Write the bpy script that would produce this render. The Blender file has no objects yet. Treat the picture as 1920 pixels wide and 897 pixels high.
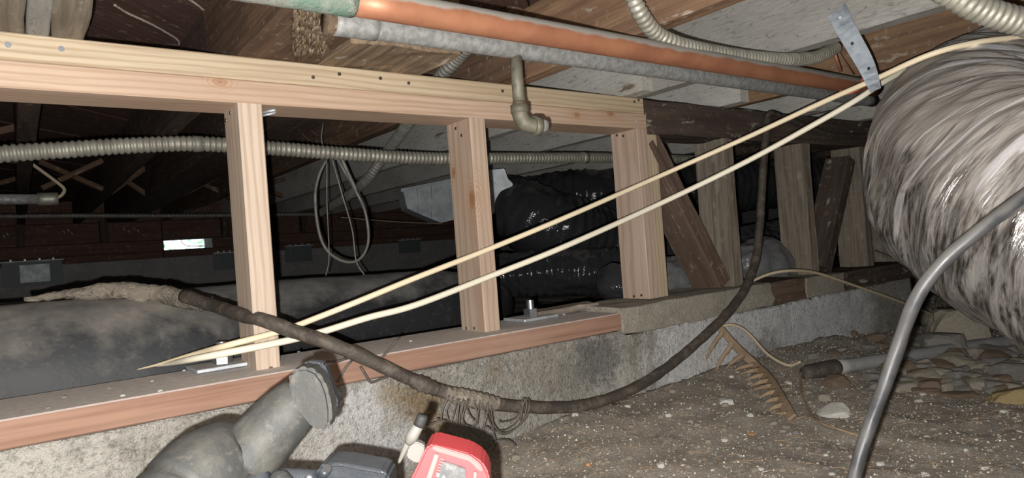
import bpy, bmesh, math, random
from math import sin, cos, pi, radians, atan2, sqrt
from mathutils import Vector, Matrix, noise
random.seed(7)
C = bpy.context.scene.collection
S = bpy.context.scene

# ------------------------------------------------------------------ camera
F, YAW, PITCH, ROLL = 1248.0, 0.6411, 0.008, -0.0744
fw = Vector((sin(YAW)*cos(PITCH), cos(YAW)*cos(PITCH), sin(PITCH)))
r0 = Vector((cos(YAW), -sin(YAW), 0)); u0 = r0.cross(fw)
rt = r0*cos(ROLL)+u0*sin(ROLL); up = u0*cos(ROLL)-r0*sin(ROLL)
cd = bpy.data.cameras.new('camera'); cam = bpy.data.objects.new('camera', cd); C.objects.link(cam)
cd.sensor_width = 36; cd.lens = F/1920*36; cd.clip_start = .01
M = Matrix((rt, up, -fw)).transposed().to_4x4(); cam.matrix_world = M
S.camera = cam
# ------------------------------------------------------------------ sky outside, light, exposure
w = bpy.data.worlds.new('sky'); S.world = w; w.use_nodes = True
w.node_tree.nodes['Background'].inputs[0].default_value = (.80, .92, 1, 1)
w.node_tree.nodes['Background'].inputs[1].default_value = 4
fl = bpy.data.lights.new('phone_flash', 'POINT'); fo = bpy.data.objects.new('phone_flash', fl); C.objects.link(fo)
fl.energy = 62; fl.shadow_soft_size = .003; fl.color = (1, .97, .93)
fo.matrix_world = Matrix.Translation(rt*-.015+up*-.017) @ M
S.view_settings.view_transform = 'Standard'; S.view_settings.look = 'None'
S.view_settings.gamma = 1; S.view_settings.use_curve_mapping = False; S.view_settings.exposure = 0.4

# ------------------------------------------------------------------ helpers
def ray(x, y): return fw+rt*((x-960)/F)-up*((y-448.5)/F)
def onY(x, y, Y): v = ray(x, y); return v*(Y/v.y)
def onZ(x, y, Z): v = ray(x, y); return v*(Z/v.z)
def onX(x, y, X): v = ray(x, y); return v*(X/v.x)
def dp(x, y, d): return ray(x, y)*d
def link(name, me, mat=None, parent=None):
    o = bpy.data.objects.new(name, me); C.objects.link(o)
    if mat and not me.materials: me.materials.append(mat)
    if parent: o.parent = parent
    return o
def tag(o, label=None, cat=None, group=None, kind=None):
    for k, v in (('label', label), ('category', cat), ('group', group), ('kind', kind)):
        if v: o[k] = v
    return o
def empty(name, loc=(0, 0, 0)):
    o = bpy.data.objects.new(name, None); C.objects.link(o); o.location = loc; o.empty_display_size = .02; return o
def mesh(name, vs, fs, mat=None, parent=None, smooth=False):
    me = bpy.data.meshes.new(name); me.from_pydata([tuple(v) for v in vs], [], fs); me.update()
    if smooth: me.polygons.foreach_set('use_smooth', [True]*len(me.polygons))
    return link(name, me, mat, parent)
def bm_obj(name, bm, mat=None, parent=None, smooth=False):
    me = bpy.data.meshes.new(name); bm.normal_update(); bm.to_mesh(me); bm.free()
    if smooth: me.polygons.foreach_set('use_smooth', [True]*len(me.polygons))
    return link(name, me, mat, parent)
def box_bm(sx, sy, sz, bev=.0015, segs=1):
    bm = bmesh.new(); bmesh.ops.create_cube(bm, size=1)
    for v in bm.verts: v.co = Vector((v.co.x*sx, v.co.y*sy, v.co.z*sz))
    if bev: bmesh.ops.bevel(bm, geom=bm.edges[:], offset=bev, segments=segs, affect='EDGES', profile=.6)
    return bm
def box(name, c, s, mat, parent=None, bev=.0015, rot=None, segs=1):
    o = bm_obj(name, box_bm(*s, bev=bev, segs=segs), mat, parent)
    if rot is not None: o.matrix_world = Matrix.Translation(c) @ rot
    else: o.location = c
    return o
def beam(name, a, b, wd, ht, mat, parent=None, side=(0, 1, 0), rough=0, bev=.002):
    """timber from a to b (axis ends); wd measured along 'side', ht across; local x is the grain direction"""
    a = Vector(a); b = Vector(b); L = (b-a).length; x = (b-a)/L
    y = Vector(side); y = (y-x*y.dot(x)).normalized(); z = x.cross(y)
    bm = bmesh.new(); n = max(2, int(L/.05)) if rough else 1
    rings = []
    seed = random.random()*100
    prof = [(-.5, -.5), (.5, -.5), (.5, .5), (-.5, .5)]
    pts = []
    for i, (p, q) in enumerate(prof):
        p2, q2 = prof[(i+1) % 4]
        k = 3 if rough else 1
        bx, by = bev/wd, bev/ht
        s = (p+(p2-p)*0, q)
        d = Vector((p2-p, q2-q)); l = d.length; d /= l
        off = (bx if abs(d.x) > .5 else by)
        pts.append(Vector((p, q))+d*off)
        if rough:
            pts.append(Vector((p, q))+d*.33); pts.append(Vector((p, q))+d*.66)
        pts.append(Vector((p2, q2))-d*off)
    for i in range(n+1):
        t = (i/n-.5)*L
        ring = []
        for j, p in enumerate(pts):
            yy, zz = p.x*wd, p.y*ht
            if rough:
                nv = noise.noise_vector(Vector((t*9+seed, yy*40, zz*40)))
                yy += nv.y*rough; zz += nv.z*rough
                tt = t+(nv.x*rough*2 if i in (0, n) else 0)
            else: tt = t
            ring.append(bm.verts.new((tt, yy, zz)))
        rings.append(ring)
    m = len(pts)
    for i in range(n):
        for j in range(m):
            bm.faces.new((rings[i][j], rings[i][(j+1) % m], rings[i+1][(j+1) % m], rings[i+1][j]))
    bm.faces.new(rings[0][::-1]); bm.faces.new(rings[-1])
    bmesh.ops.recalc_face_normals(bm, faces=bm.faces[:])
    o = bm_obj(name, bm, mat, parent)
    R = Matrix((x, y, z)).transposed().to_4x4()
    o.matrix_world = Matrix.Translation((a+b)/2) @ R
    return o
def smooth_path(P, step):
    P = [Vector(p) for p in P]
    if len(P) == 2: P = [P[0], (P[0]+P[1])/2, P[1]]
    Q = [P[0]*2-P[1]]+P+[P[-1]*2-P[-2]]
    out = []
    for i in range(1, len(Q)-2):
        a, b, c, d = Q[i-1:i+3]
        n = max(2, int((c-b).length/step))
        for k in range(n):
            t = k/n
            out.append(.5*((2*b)+(c-a)*t+(2*a-5*b+4*c-d)*t*t+(3*b-a-3*c+d)*t**3))
    out.append(P[-1]); return out
def tube_mesh(P, rad, seg=10, flat=1.0, cap=True, rfun=None, upv=None):
    """rad: number or list of (t, r); rfun(i, s, ang) -> added radius"""
    n = len(P); T = []
    for i in range(n): T.append((P[min(i+1, n-1)]-P[max(i-1, 0)]).normalized())
    N = T[0].orthogonal().normalized() if upv is None else (Vector(upv)-T[0]*T[0].dot(Vector(upv))).normalized()
    L = [0]
    for i in range(1, n): L.append(L[-1]+(P[i]-P[i-1]).length)
    vs, fs = [], []
    for i in range(n):
        N = (N-T[i]*N.dot(T[i])).normalized(); B = T[i].cross(N)
        t = L[i]/L[-1]
        if isinstance(rad, (int, float)): r = rad
        else:
            r = rad[-1][1]
            for (t0, a), (t1, b) in zip(rad, rad[1:]):
                if t <= t1: r = a+(b-a)*(t-t0)/max(t1-t0, 1e-9); break
        for j in range(seg):
            a = 2*pi*j/seg; rr = r+(rfun(i, L[i], a) if rfun else 0)
            vs.append(P[i]+N*cos(a)*rr+B*sin(a)*rr*flat)
    for i in range(n-1):
        for j in range(seg):
            k = (j+1) % seg
            fs.append((i*seg+j, i*seg+k, (i+1)*seg+k, (i+1)*seg+j))
    if cap:
        fs.append(tuple(range(seg))[::-1]); fs.append(tuple((n-1)*seg+j for j in range(seg)))
    return vs, fs
def tube(name, P, rad, mat, parent=None, seg=10, step=.01, flat=1.0, rfun=None, cap=True, raw=False, upv=None):
    Q = [Vector(p) for p in P] if raw else smooth_path(P, step)
    vs, fs = tube_mesh(Q, rad, seg, flat, cap, rfun, upv)
    return mesh(name, vs, fs, mat, parent, smooth=True)
def corr(pitch, amp):
    return lambda i, s, a: amp*(abs(sin(pi*s/pitch))**.6)*2-amp
def prism(name, pts, depth_vec, mat, parent=None, bev=.002, segs=2):
    """outline (3D points, planar) given thickness along depth_vec"""
    bm = bmesh.new(); d = Vector(depth_vec)
    a = [bm.verts.new(p) for p in pts]; b = [bm.verts.new(Vector(p)+d) for p in pts]
    n = len(pts); bm.faces.new(a[::-1]); bm.faces.new(b)
    for i in range(n): bm.faces.new((a[i], a[(i+1) % n], b[(i+1) % n], b[i]))
    bmesh.ops.recalc_face_normals(bm, faces=bm.faces[:])
    if bev: bmesh.ops.bevel(bm, geom=bm.edges[:], offset=bev, segments=segs, affect='EDGES', clamp_overlap=True)
    return bm_obj(name, bm, mat, parent, smooth=False)
def cyl(name, a, b, r, mat, parent=None, seg=16, r2=None):
    a = Vector(a); b = Vector(b)
    vs, fs = tube_mesh([a, a.lerp(b, .5), b], [(0, r), (1, r if r2 is None else r2)], seg)
    o = mesh(name, vs, fs, mat, parent); 
    for p in o.data.polygons: p.use_smooth = len(p.vertices) == 4
    return o

# ------------------------------------------------------------------ materials
def nt(name):
    m = bpy.data.materials.new(name); m.use_nodes = True
    t = m.node_tree; b = t.nodes['Principled BSDF']; return m, t, b
def N(t, typ, **kw):
    n = t.nodes.new(typ)
    for k, v in kw.items():
        if k.startswith('i_'):
            kk = k[2:]; n.inputs[int(kk) if kk.isdigit() else kk].default_value = v
        else: setattr(n, k, v)
    return n
def ramp(t, fac, stops):
    n = N(t, 'ShaderNodeValToRGB'); e = n.color_ramp.elements
    while len(e) < len(stops): e.new(.5)
    for k, (p, c) in enumerate(stops):
        e[k].position = p; e[k].color = (c, c, c, 1) if isinstance(c, (int, float)) else (*c, 1)
    t.links.new(fac, n.inputs[0]); return n.outputs[0]
def mix(t, fac, a, b, mode='MIX'):
    n = N(t, 'ShaderNodeMix', data_type='RGBA', blend_type=mode)
    for s, v in ((0, fac), (6, a), (7, b)):
        if hasattr(v, 'node'): t.links.new(v, n.inputs[s])
        else: n.inputs[s].default_value = v if s == 0 else (*v, 1)
    return n.outputs[2]
def math_(t, op, a, b=0.0, c=None):
    n = N(t, 'ShaderNodeMath', operation=op)
    for s, v in ((0, a), (1, b), (2, c)):
        if v is None: continue
        if hasattr(v, 'node'): t.links.new(v, n.inputs[s])
        else: n.inputs[s].default_value = v
    return n.outputs[0]
def coords(t, scale=(1, 1, 1), loc=(0, 0, 0), rnd=True):
    tc = N(t, 'ShaderNodeTexCoord'); mp = N(t, 'ShaderNodeMapping')
    mp.inputs['Scale'].default_value = scale; mp.inputs['Location'].default_value = loc
    src = tc.outputs['Object']
    if rnd:
        oi = N(t, 'ShaderNodeObjectInfo'); v = N(t, 'ShaderNodeVectorMath', operation='SCALE')
        v.inputs[0].default_value = (7.3, 1.7, 2.9); t.links.new(oi.outputs['Random'], v.inputs['Scale'])
        ad = N(t, 'ShaderNodeVectorMath', operation='ADD'); t.links.new(src, ad.inputs[0]); t.links.new(v.outputs[0], ad.inputs[1]); src = ad.outputs[0]
    t.links.new(src, mp.inputs[0]); return mp.outputs[0]
def nz(t, co, scale, detail=4, rough=.55, dist=0):
    n = N(t, 'ShaderNodeTexNoise'); n.inputs['Scale'].default_value = scale; n.inputs['Detail'].default_value = detail
    n.inputs['Roughness'].default_value = rough; n.inputs['Distortion'].default_value = dist
    t.links.new(co, n.inputs['Vector']); return n.outputs[0]
def bump(t, b, h, strength, dist=.002):
    n = N(t, 'ShaderNodeBump'); n.inputs['Strength'].default_value = strength; n.inputs['Distance'].default_value = dist
    t.links.new(h, n.inputs['Height']); t.links.new(n.outputs[0], b.inputs['Normal'])
def fin(b, rough=.7, metal=0, spec=.3):
    b.inputs['Roughness'].default_value = rough; b.inputs['Metallic'].default_value = metal
    b.inputs['Specular IOR Level'].default_value = spec
def m_newwood(name, light, dark, ringscale=38, off=(0, .045, .06), knots=()):
    m, t, b = nt(name)
    co = coords(t, (1, 1, 1), rnd=True)
    wv = N(t, 'ShaderNodeTexWave', wave_type='RINGS', rings_direction='X')
    mp = N(t, 'ShaderNodeMapping'); tc = N(t, 'ShaderNodeTexCoord'); mp.inputs['Location'].default_value = off; mp.inputs['Scale'].default_value = (.25, 1, 1)
    mp.inputs['Rotation'].default_value = (0, .02, .03)
    t.links.new(tc.outputs['Object'], mp.inputs[0]); t.links.new(mp.outputs[0], wv.inputs[0])
    wv.inputs['Scale'].default_value = ringscale; wv.inputs['Distortion'].default_value = 7; wv.inputs['Detail'].default_value = 3
    wv.inputs['Detail Scale'].default_value = .35
    rg = ramp(t, wv.outputs[1], [(0, 0), (.62, .12), (.9, 1)])
    fine = nz(t, coords(t, (6, 160, 160)), 1, 3)
    big = nz(t, coords(t, (2, 14, 14)), 1, 3)
    c = mix(t, math_(t, 'MULTIPLY', rg, .55), light, dark)
    c = mix(t, math_(t, 'MULTIPLY', ramp(t, fine, [(.45, 0), (.7, 1)]), .35), c, tuple(x*.72 for x in dark))
    c = mix(t, math_(t, 'MULTIPLY', ramp(t, big, [(.4, 0), (.65, 1)]), .35), c, tuple(x*.95 for x in dark))
    for kp, kr in knots:
        mq = N(t, 'ShaderNodeMapping'); mq.inputs['Scale'].default_value = (.55, 1, 1); mq.inputs['Location'].default_value = (-kp[0]*.55, -kp[1], -kp[2]); t.links.new(tc.outputs['Object'], mq.inputs[0])
        ln = N(t, 'ShaderNodeVectorMath', operation='LENGTH'); t.links.new(mq.outputs[0], ln.inputs[0])
        dd = math_(t, 'ADD', ln.outputs['Value'], math_(t, 'MULTIPLY', math_(t, 'SUBTRACT', nz(t, tc.outputs['Object'], 60, 3), .5), kr*.8))
        rg2 = math_(t, 'MULTIPLY', ramp(t, math_(t, 'SINE', math_(t, 'MULTIPLY', dd, 1400.0)), [(.3, 0), (.95, 1)]), ramp(t, dd, [(kr*1.0, .8), (kr*3.2, 0)]))
        c = mix(t, rg2, c, (.36, .19, .09))
        c = mix(t, ramp(t, dd, [(kr*.35, .85), (kr*.9, 0)]), c, (.26, .12, .05))
    t.links.new(c, b.inputs['Base Color']); bump(t, b, fine, .25, .0008); fin(b, .62, 0, .3); return m
def m_oldwood(name, a, bcol, ccol, bumps=.8, sc=1.0, white=0):
    m, t, b = nt(name)
    st = nz(t, coords(t, (5*sc, 90*sc, 90*sc)), 1, 5, .65, .3)
    big = nz(t, coords(t, (3, 9, 9)), 1, 4, .6)
    sp = nz(t, coords(t, (60, 60, 60)), 1, 3)
    c = mix(t, ramp(t, big, [(.35, 0), (.65, 1)]), a, bcol)
    c = mix(t, math_(t, 'MULTIPLY', ramp(t, st, [(.42, 0), (.62, 1)]), .65), c, ccol)
    c = mix(t, math_(t, 'MULTIPLY', ramp(t, sp, [(.6, 0), (.74, 1)]), .35), c, (.42, .38, .31))
    if white: c = mix(t, math_(t, 'MULTIPLY', ramp(t, nz(t, coords(t, (14, 40, 40)), 1, 4), [(.62, 0), (.68, 1)]), white), c, (.6, .58, .52))
    t.links.new(c, b.inputs['Base Color']); bump(t, b, st, bumps, .003); fin(b, .85, 0, .15); return m
def m_speck(name, cols, scale=30, bumps=.6, bscale=120, rough=.9, dist=.003, stain_and_shade=None, spec=.2, rnd=True):
    m, t, b = nt(name); co = coords(t, rnd=rnd)
    a = nz(t, co, scale*.25, 5, .6); c1 = nz(t, co, scale, 6, .7); f_ = nz(t, co, bscale, 4, .7)
    c = mix(t, ramp(t, a, [(.38, 0), (.62, 1)]), cols[0], cols[1])
    if len(cols) > 2: c = mix(t, ramp(t, c1, [(.5, 0), (.66, 1)]), c, cols[2])
    if len(cols) > 3: c = mix(t, ramp(t, f_, [(.56, 0), (.70, 1)]), c, cols[3])
    if stain_and_shade: c = stain_and_shade(t, co, c)
    t.links.new(c, b.inputs['Base Color'])
    h = math_(t, 'ADD', math_(t, 'MULTIPLY', c1, .7), f_); bump(t, b, h, bumps, dist); fin(b, rough, 0, spec); return m
def m_metal(name, col, col2, rough=.4, metal=.9, scale=30, dust=None, dustamt=.5, b2=.25, dlo=.4, dhi=.75):
    m, t, b = nt(name); co = coords(t)
    n = nz(t, co, scale, 5, .6)
    c = mix(t, ramp(t, n, [(.4, 0), (.6, 1)]), col, col2)
    t.links.new(c, b.inputs['Base Color']); fin(b, rough, metal, .4)
    r = math_(t, 'ADD', math_(t, 'MULTIPLY', n, .3), rough-.12); t.links.new(r, b.inputs['Roughness'])
    if dust:
        g = N(t, 'ShaderNodeNewGeometry'); sx = N(t, 'ShaderNodeSeparateXYZ'); t.links.new(g.outputs['Normal'], sx.inputs[0])
        f_ = math_(t, 'ADD', sx.outputs[2], math_(t, 'MULTIPLY', math_(t, 'SUBTRACT', nz(t, co, 25, 5), .5), .9))
        k = math_(t, 'MULTIPLY', ramp(t, f_, [(dlo, 0), (dhi, 1)]), dustamt)
        c = mix(t, k, c, dust); t.links.new(c, b.inputs['Base Color'])
        t.links.new(math_(t, 'MULTIPLY', math_(t, 'SUBTRACT', 1.0, k), metal), b.inputs['Metallic'])
        t.links.new(math_(t, 'ADD', r, math_(t, 'MULTIPLY', k, .5)), b.inputs['Roughness'])
    bump(t, b, n, b2, .001); return m
def m_plain(name, col, rough=.6, metal=0, spec=.4, var=.2, scale=40, bstr=.15):
    m, t, b = nt(name); n = nz(t, coords(t), scale, 4)
    c = mix(t, math_(t, 'MULTIPLY', n, var), col, tuple(min(1, x*.5+.02) for x in col))
    t.links.new(c, b.inputs['Base Color']); fin(b, rough, metal, spec); bump(t, b, n, bstr, .001); return m

W_top = m_newwood('new_fir_yellow', (.50, .415, .30), (.33, .235, .145), 30, (0, .05, .085))
W_bot = m_newwood('new_fir_pink', (.50, .375, .285), (.36, .235, .155), 32, (0, .03, .05), [((.343, -.0445, .012), .006), ((1.10, -.0445, .003), .007), ((1.208, -.0445, .012), .007)])
W_post = m_newwood('new_fir_pale', (.54, .45, .365), (.38, .275, .20), 24, (0, .06, .04))
W_knot = m_newwood('new_fir_knotty', (.47, .37, .295), (.31, .21, .145), 26, (0, .075, .03), [((.051, -.019, -.032), .015), ((.113, -.019, .030), .009)])
W_post2 = m_newwood('new_fir_rosy', (.48, .375, .30), (.32, .215, .155), 22, (0, .08, .02))
def sillmat():
    m, t, b = nt('red_sill_wood')
    st = nz(t, coords(t, (3, 60, 110)), 1, 5, .6, .4); big = nz(t, coords(t, (4, 20, 20)), 1, 3)
    c = mix(t, ramp(t, st, [(.35, 0), (.65, 1)]), (.30, .18, .13), (.20, .112, .08))
    c = mix(t, math_(t, 'MULTIPLY', ramp(t, big, [(.45, 0), (.7, 1)]), .5), c, (.35, .24, .185))
    g = N(t, 'ShaderNodeNewGeometry'); sx = N(t, 'ShaderNodeSeparateXYZ'); t.links.new(g.outputs['Normal'], sx.inputs[0])
    k = math_(t, 'MULTIPLY', ramp(t, sx.outputs[2], [(.5, 0), (.9, 1)]), .9)
    dn = nz(t, coords(t), 90, 5, .7)
    dc = mix(t, ramp(t, dn, [(.4, 0), (.65, 1)]), (.62, .60, .58), (.80, .76, .72))
    c = mix(t, k, c, dc)
    t.links.new(c, b.inputs['Base Color']); bump(t, b, dn, .3, .0015); fin(b, .8, 0, .2); return m
W_sill = sillmat()
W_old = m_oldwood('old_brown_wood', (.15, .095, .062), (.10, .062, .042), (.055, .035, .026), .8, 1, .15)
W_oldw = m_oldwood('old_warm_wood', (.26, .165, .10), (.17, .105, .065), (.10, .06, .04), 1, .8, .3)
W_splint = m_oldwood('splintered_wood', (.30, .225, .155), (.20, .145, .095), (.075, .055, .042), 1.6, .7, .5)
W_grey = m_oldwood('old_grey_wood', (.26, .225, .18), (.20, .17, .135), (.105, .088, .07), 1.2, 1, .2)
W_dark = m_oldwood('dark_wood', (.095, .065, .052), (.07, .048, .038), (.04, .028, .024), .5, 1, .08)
W_hdr = m_oldwood('old_header_wood', (.105, .078, .062), (.075, .055, .045), (.045, .033, .027), .9, .8, .5)
W_red = m_oldwood('red_subfloor_wood', (.105, .06, .048), (.08, .045, .038), (.055, .033, .028), .3, 1, .0)
W_redrim = m_oldwood('red_rim_wood', (.15, .085, .065), (.115, .065, .05), (.075, .045, .04), .4, 1, .1)
W_brace = m_oldwood('redbrown_brace', (.15, .105, .078), (.12, .08, .06), (.075, .052, .042), .6, 1, .2)
def paint(nm, g):
    m, t, b = nt(nm)
    cr = nz(t, coords(t, (38, 150, 150)), 1, 6, .75, 1.0); big = nz(t, coords(t, (5, 10, 10)), 1, 4)
    sp = nz(t, coords(t, (9, 30, 30)), 1, 3)
    c = mix(t, ramp(t, big, [(.4, 0), (.65, 1)]), tuple(x*g for x in (.31, .305, .285)), tuple(x*g for x in (.25, .245, .225)))
    c = mix(t, math_(t, 'MULTIPLY', ramp(t, cr, [(.56, 0), (.66, 1)]), .8), c, (.11, .10, .088))
    c = mix(t, ramp(t, sp, [(.70, 0), (.76, 1)]), c, (.17, .13, .09))
    t.links.new(c, b.inputs['Base Color']); bump(t, b, cr, .9, .003); fin(b, .8, 0, .2)
    return m
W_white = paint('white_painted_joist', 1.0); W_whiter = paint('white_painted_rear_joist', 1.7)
def stain_and_shade(t, co, c):
    def blob(c, p, r, col, amt, s=30):
        d = N(t, 'ShaderNodeVectorMath', operation='DISTANCE'); t.links.new(co, d.inputs[0]); d.inputs[1].default_value = p
        k = math_(t, 'ADD', d.outputs['Value'], math_(t, 'MULTIPLY', math_(t, 'SUBTRACT', nz(t, co, s, 8, .8), .5), r*2.8))
        return mix(t, math_(t, 'MULTIPLY', ramp(t, k, [(r*.55, 1), (r*1.05, 0)]), amt), c, col)
    for p, r, col, a in [((-.1, 1.04, -.30), .28, (.68, .66, .60), .8), ((.42, 1.04, -.29), .10, (.70, .70, .70), .8), ((.36, 1.04, -.36), .12, (.56, .54, .50), .8),
                         ((.56, 1.04, -.27), .055, (.28, .20, .11), .85), ((.57, 1.04, -.34), .05, (.27, .20, .12), .8), ((.50, 1.04, -.24), .03, (.33, .25, .15), .6),
                         ((.52, 1.04, -.33), .05, (.62, .62, .62), .7), ((1.02, 1.04, -.33), .09, (.66, .64, .58), .6),
                         ((.99, 1.04, -.265), .075, (.19, .185, .175), .85), ((1.6, 1.04, -.30), .3, (.80, .81, .82), .8), ((.85, 1.04, -.25), .08, (.36, .33, .28), .6), ((1.3, 1.04, -.27), .18, (.85, .85, .85), .9), ((1.9, 1.04, -.26), .22, (.80, .82, .84), .9),  # first blob paints the shade of the spalled hollow into the concrete colour
                         ((1.75, 1.04, -.27), .16, (.74, .75, .76), .85), ((2.1, 1.04, -.29), .14, (.7, .71, .72), .8), ((1.6, 1.04, -.37), .1, (.2, .18, .15), .6),
                         ((.72, 1.04, -.23), .03, (.30, .24, .16), .4), ((.1, 1.04, -.36), .06, (.42, .34, .22), .5)]:
        c = blob(c, p, r, col, a)
    c = mix(t, math_(t, 'MULTIPLY', ramp(t, nz(t, co, 110, 6, .8), [(.5, 0), (.62, 1)]), .5), c, (.15, .145, .13), 'MULTIPLY')
    return c
M_conc = m_speck('foundation_concrete', [(.43, .41, .365), (.35, .33, .29), (.52, .50, .46), (.24, .225, .20)], 60, 1.0, 200, .92, .011, stain_and_shade, .2, rnd=False)
M_mort = m_speck('mortar', [(.33, .305, .255), (.27, .245, .20), (.38, .355, .30), (.17, .15, .125)], 60, .9, 170, .92, .004)
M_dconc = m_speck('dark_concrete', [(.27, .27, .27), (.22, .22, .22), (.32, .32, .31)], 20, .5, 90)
M_dirt = m_speck('dirt', [(.40, .355, .30), (.30, .265, .22), (.50, .46, .40), (.85, .81, .75)], 55, 1, 260, .95, .008, rnd=False)
M_stone = m_speck('pale_stone', [(.36, .325, .26), (.28, .25, .20), (.44, .40, .33)], 60, .7, 160)
M_stone2 = m_speck('brown_stone', [(.22, .16, .115), (.16, .12, .09), (.28, .22, .16)], 60, .7, 160)
M_stone3 = m_speck('grey_stone', [(.25, .24, .22), (.19, .18, .165), (.32, .30, .27)], 60, .7, 160)
M_stone4 = m_speck('chalk', [(.62, .61, .57), (.5, .49, .45), (.7, .69, .66)], 60, .6, 160)
M_orange = m_plain('orange_chip', (.55, .25, .09))
M_galv = m_metal('galvanised_steel', (.30, .31, .305), (.20, .20, .195), .6, .35, 90, (.27, .26, .235), .7, .25, .1, .6)
M_oldgalv = m_metal('weathered_brass_pipe', (.165, .155, .12), (.11, .105, .08), .6, .35, 60)
M_strap = m_metal('zinc_strap', (.15, .17, .195), (.22, .245, .27), .5, .6, 70)
M_bolt = m_metal('zinc_bolt', (.55, .58, .60), (.38, .42, .45), .3, .95, 60)
M_plate = m_metal('plate_washer', (.60, .64, .68), (.45, .49, .53), .45, .6, 60, (.42, .39, .36), .8, .25, .5, .9)
M_screw = m_metal('screw_steel', (.20, .18, .16), (.12, .10, .09), .4, .8, 60)
M_copper = m_metal('orange_copper', (.30, .135, .075), (.235, .098, .055), .5, .3, 16, (.215, .21, .19), .98, .12, .08, .32)
M_patina = m_speck('green_patina', [(.15, .155, .135), (.075, .13, .10), (.22, .205, .18), (.06, .12, .095)], 60, .8, 120)
M_conduit = m_metal('grey_flex_conduit', (.34, .33, .28), (.25, .24, .20), .5, .45, 40)
M_conduitd = m_metal('dusty_flex_conduit', (.24, .235, .21), (.17, .165, .15), .6, .35, 40)
M_cream = m_plain('cream_cable', (.72, .62, .44), .5, 0, .4, .1)
M_cream2 = m_plain('ivory_cable', (.72, .68, .55), .5, 0, .4, .1)
M_tan = m_plain('tan_cable', (.42, .35, .24), .6)
M_black = m_speck('dusty_black_cable', [(.045, .038, .032), (.075, .062, .05), (.12, .10, .08)], 40, .8, 150, .6, .003, None, .4)
M_greycab = m_metal('grey_jacket_cable', (.026, .028, .032), (.05, .05, .052), .33, .1, 25, (.075, .073, .068), .7, .3, -.1, .5)
M_wire = m_plain('dark_wire', (.10, .085, .075), .5, .2)
M_boot = m_metal('sheet_metal_boot', (.72, .76, .80), (.52, .56, .60), .55, .15, 18)
M_darkm = m_plain('dark_anchor_plate', (.14, .155, .165), .6, .2)
def m_plastic(name, base, rough, dust, damt, lo=.5, wr=0, metal=0, wscale=(1, 1, 1), wsc=30):
    m, t, b = nt(name); co = coords(t)
    g = N(t, 'ShaderNodeNewGeometry'); sx = N(t, 'ShaderNodeSeparateXYZ'); t.links.new(g.outputs['Normal'], sx.inputs[0])
    n1 = nz(t, co, 9, 6, .65); n2 = nz(t, co, 60, 5, .7)
    f_ = math_(t, 'ADD', sx.outputs[2], math_(t, 'MULTIPLY', math_(t, 'SUBTRACT', n1, .5), 1.6))
    k = math_(t, 'MULTIPLY', ramp(t, f_, [(lo, 0), (1, 1)]), damt)
    k = math_(t, 'ADD', k, math_(t, 'MULTIPLY', ramp(t, n2, [(.55, 0), (.75, 1)]), damt*.3))
    c = mix(t, k, base, dust); t.links.new(c, b.inputs['Base Color'])
    fin(b, rough, metal, .5)
    t.links.new(math_(t, 'ADD', rough, math_(t, 'MULTIPLY', k, .6)), b.inputs['Roughness'])
    if metal: t.links.new(math_(t, 'MULTIPLY', math_(t, 'SUBTRACT', 1.0, k), metal), b.inputs['Metallic'])
    h = nz(t, coords(t, wscale), wsc, 4, .6, .5)
    bump(t, b, h, .25+wr, .004); return m
M_pipe = m_plastic('black_duct_sleeve', (.034, .037, .041), .62, (.28, .26, .23), .8, .35, .1)
M_pipe2 = m_plastic('black_duct_sleeve_clean', (.04, .042, .045), .45, (.34, .33, .31), .7, .4, .1)
M_poly = m_plastic('shiny_black_film', (.035, .036, .04), .13, (.20, .195, .185), .45, .65, 1.0, 0, (1, 1, 1), 26)
M_bag = m_plastic('clear_crumpled_film', (.13, .135, .14), .3, (.13, .125, .12), .5, .5, 1.0, 0, (1, 1, 1), 24)
M_tool = m_speck('dusty_grey_rubber', [(.028, .030, .029), (.040, .040, .037), (.056, .054, .048), (.066, .063, .056)], 28, .35, 90, .65, .002, None, .35)
M_toolb = m_plastic('blue_black_plastic', (.018, .022, .028), .4, (.06, .065, .07), .6, .3, .1)
M_red = m_plain('red_plastic', (.34, .035, .04), .45, 0, .4, .25, 60)
M_redl = m_plain('faded_red_plastic', (.40, .085, .08), .5, 0, .4, .3, 90)
M_lgrey = m_plain('pale_grey_plastic', (.115, .11, .10), .5, 0, .4, .3, 50)
M_blk = m_plain('black_rubber', (.012, .012, .012), .7, 0, .3, .1)
M_panel = m_speck('grey_panel', [(.06, .06, .062), (.09, .09, .09), (.12, .12, .12)], 90, .3, 200, .5)
M_wht = m_plain('white_print', (.9, .9, .88), .5)
M_mud = m_speck('muddy_wrap', [(.27, .24, .195), (.15, .13, .105), (.36, .32, .26), (.07, .06, .05)], 45, 1, 120, .95, .006)
M_rust = m_speck('rusty_strap', [(.28, .20, .13), (.20, .15, .10), (.34, .26, .18)], 60, .5, 160)
M_rot = m_speck('rotted_fibre', [(.19, .135, .085), (.12, .085, .06), (.27, .22, .165), (.05, .035, .03)], 50, 1, 150, .95, .006)
M_rotl = m_speck('pale_rotted_fibre', [(.19, .14, .09), (.13, .095, .065), (.25, .20, .145)], 50, .5, 150)
M_pink = m_plain('pink_hook', (.62, .16, .13), .5)
M_leaf = m_speck('hedge_leaf', [(.10, .28, .10), (.3, .5, .28), (.6, .75, .6)], 20, .2, 60)
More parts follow.
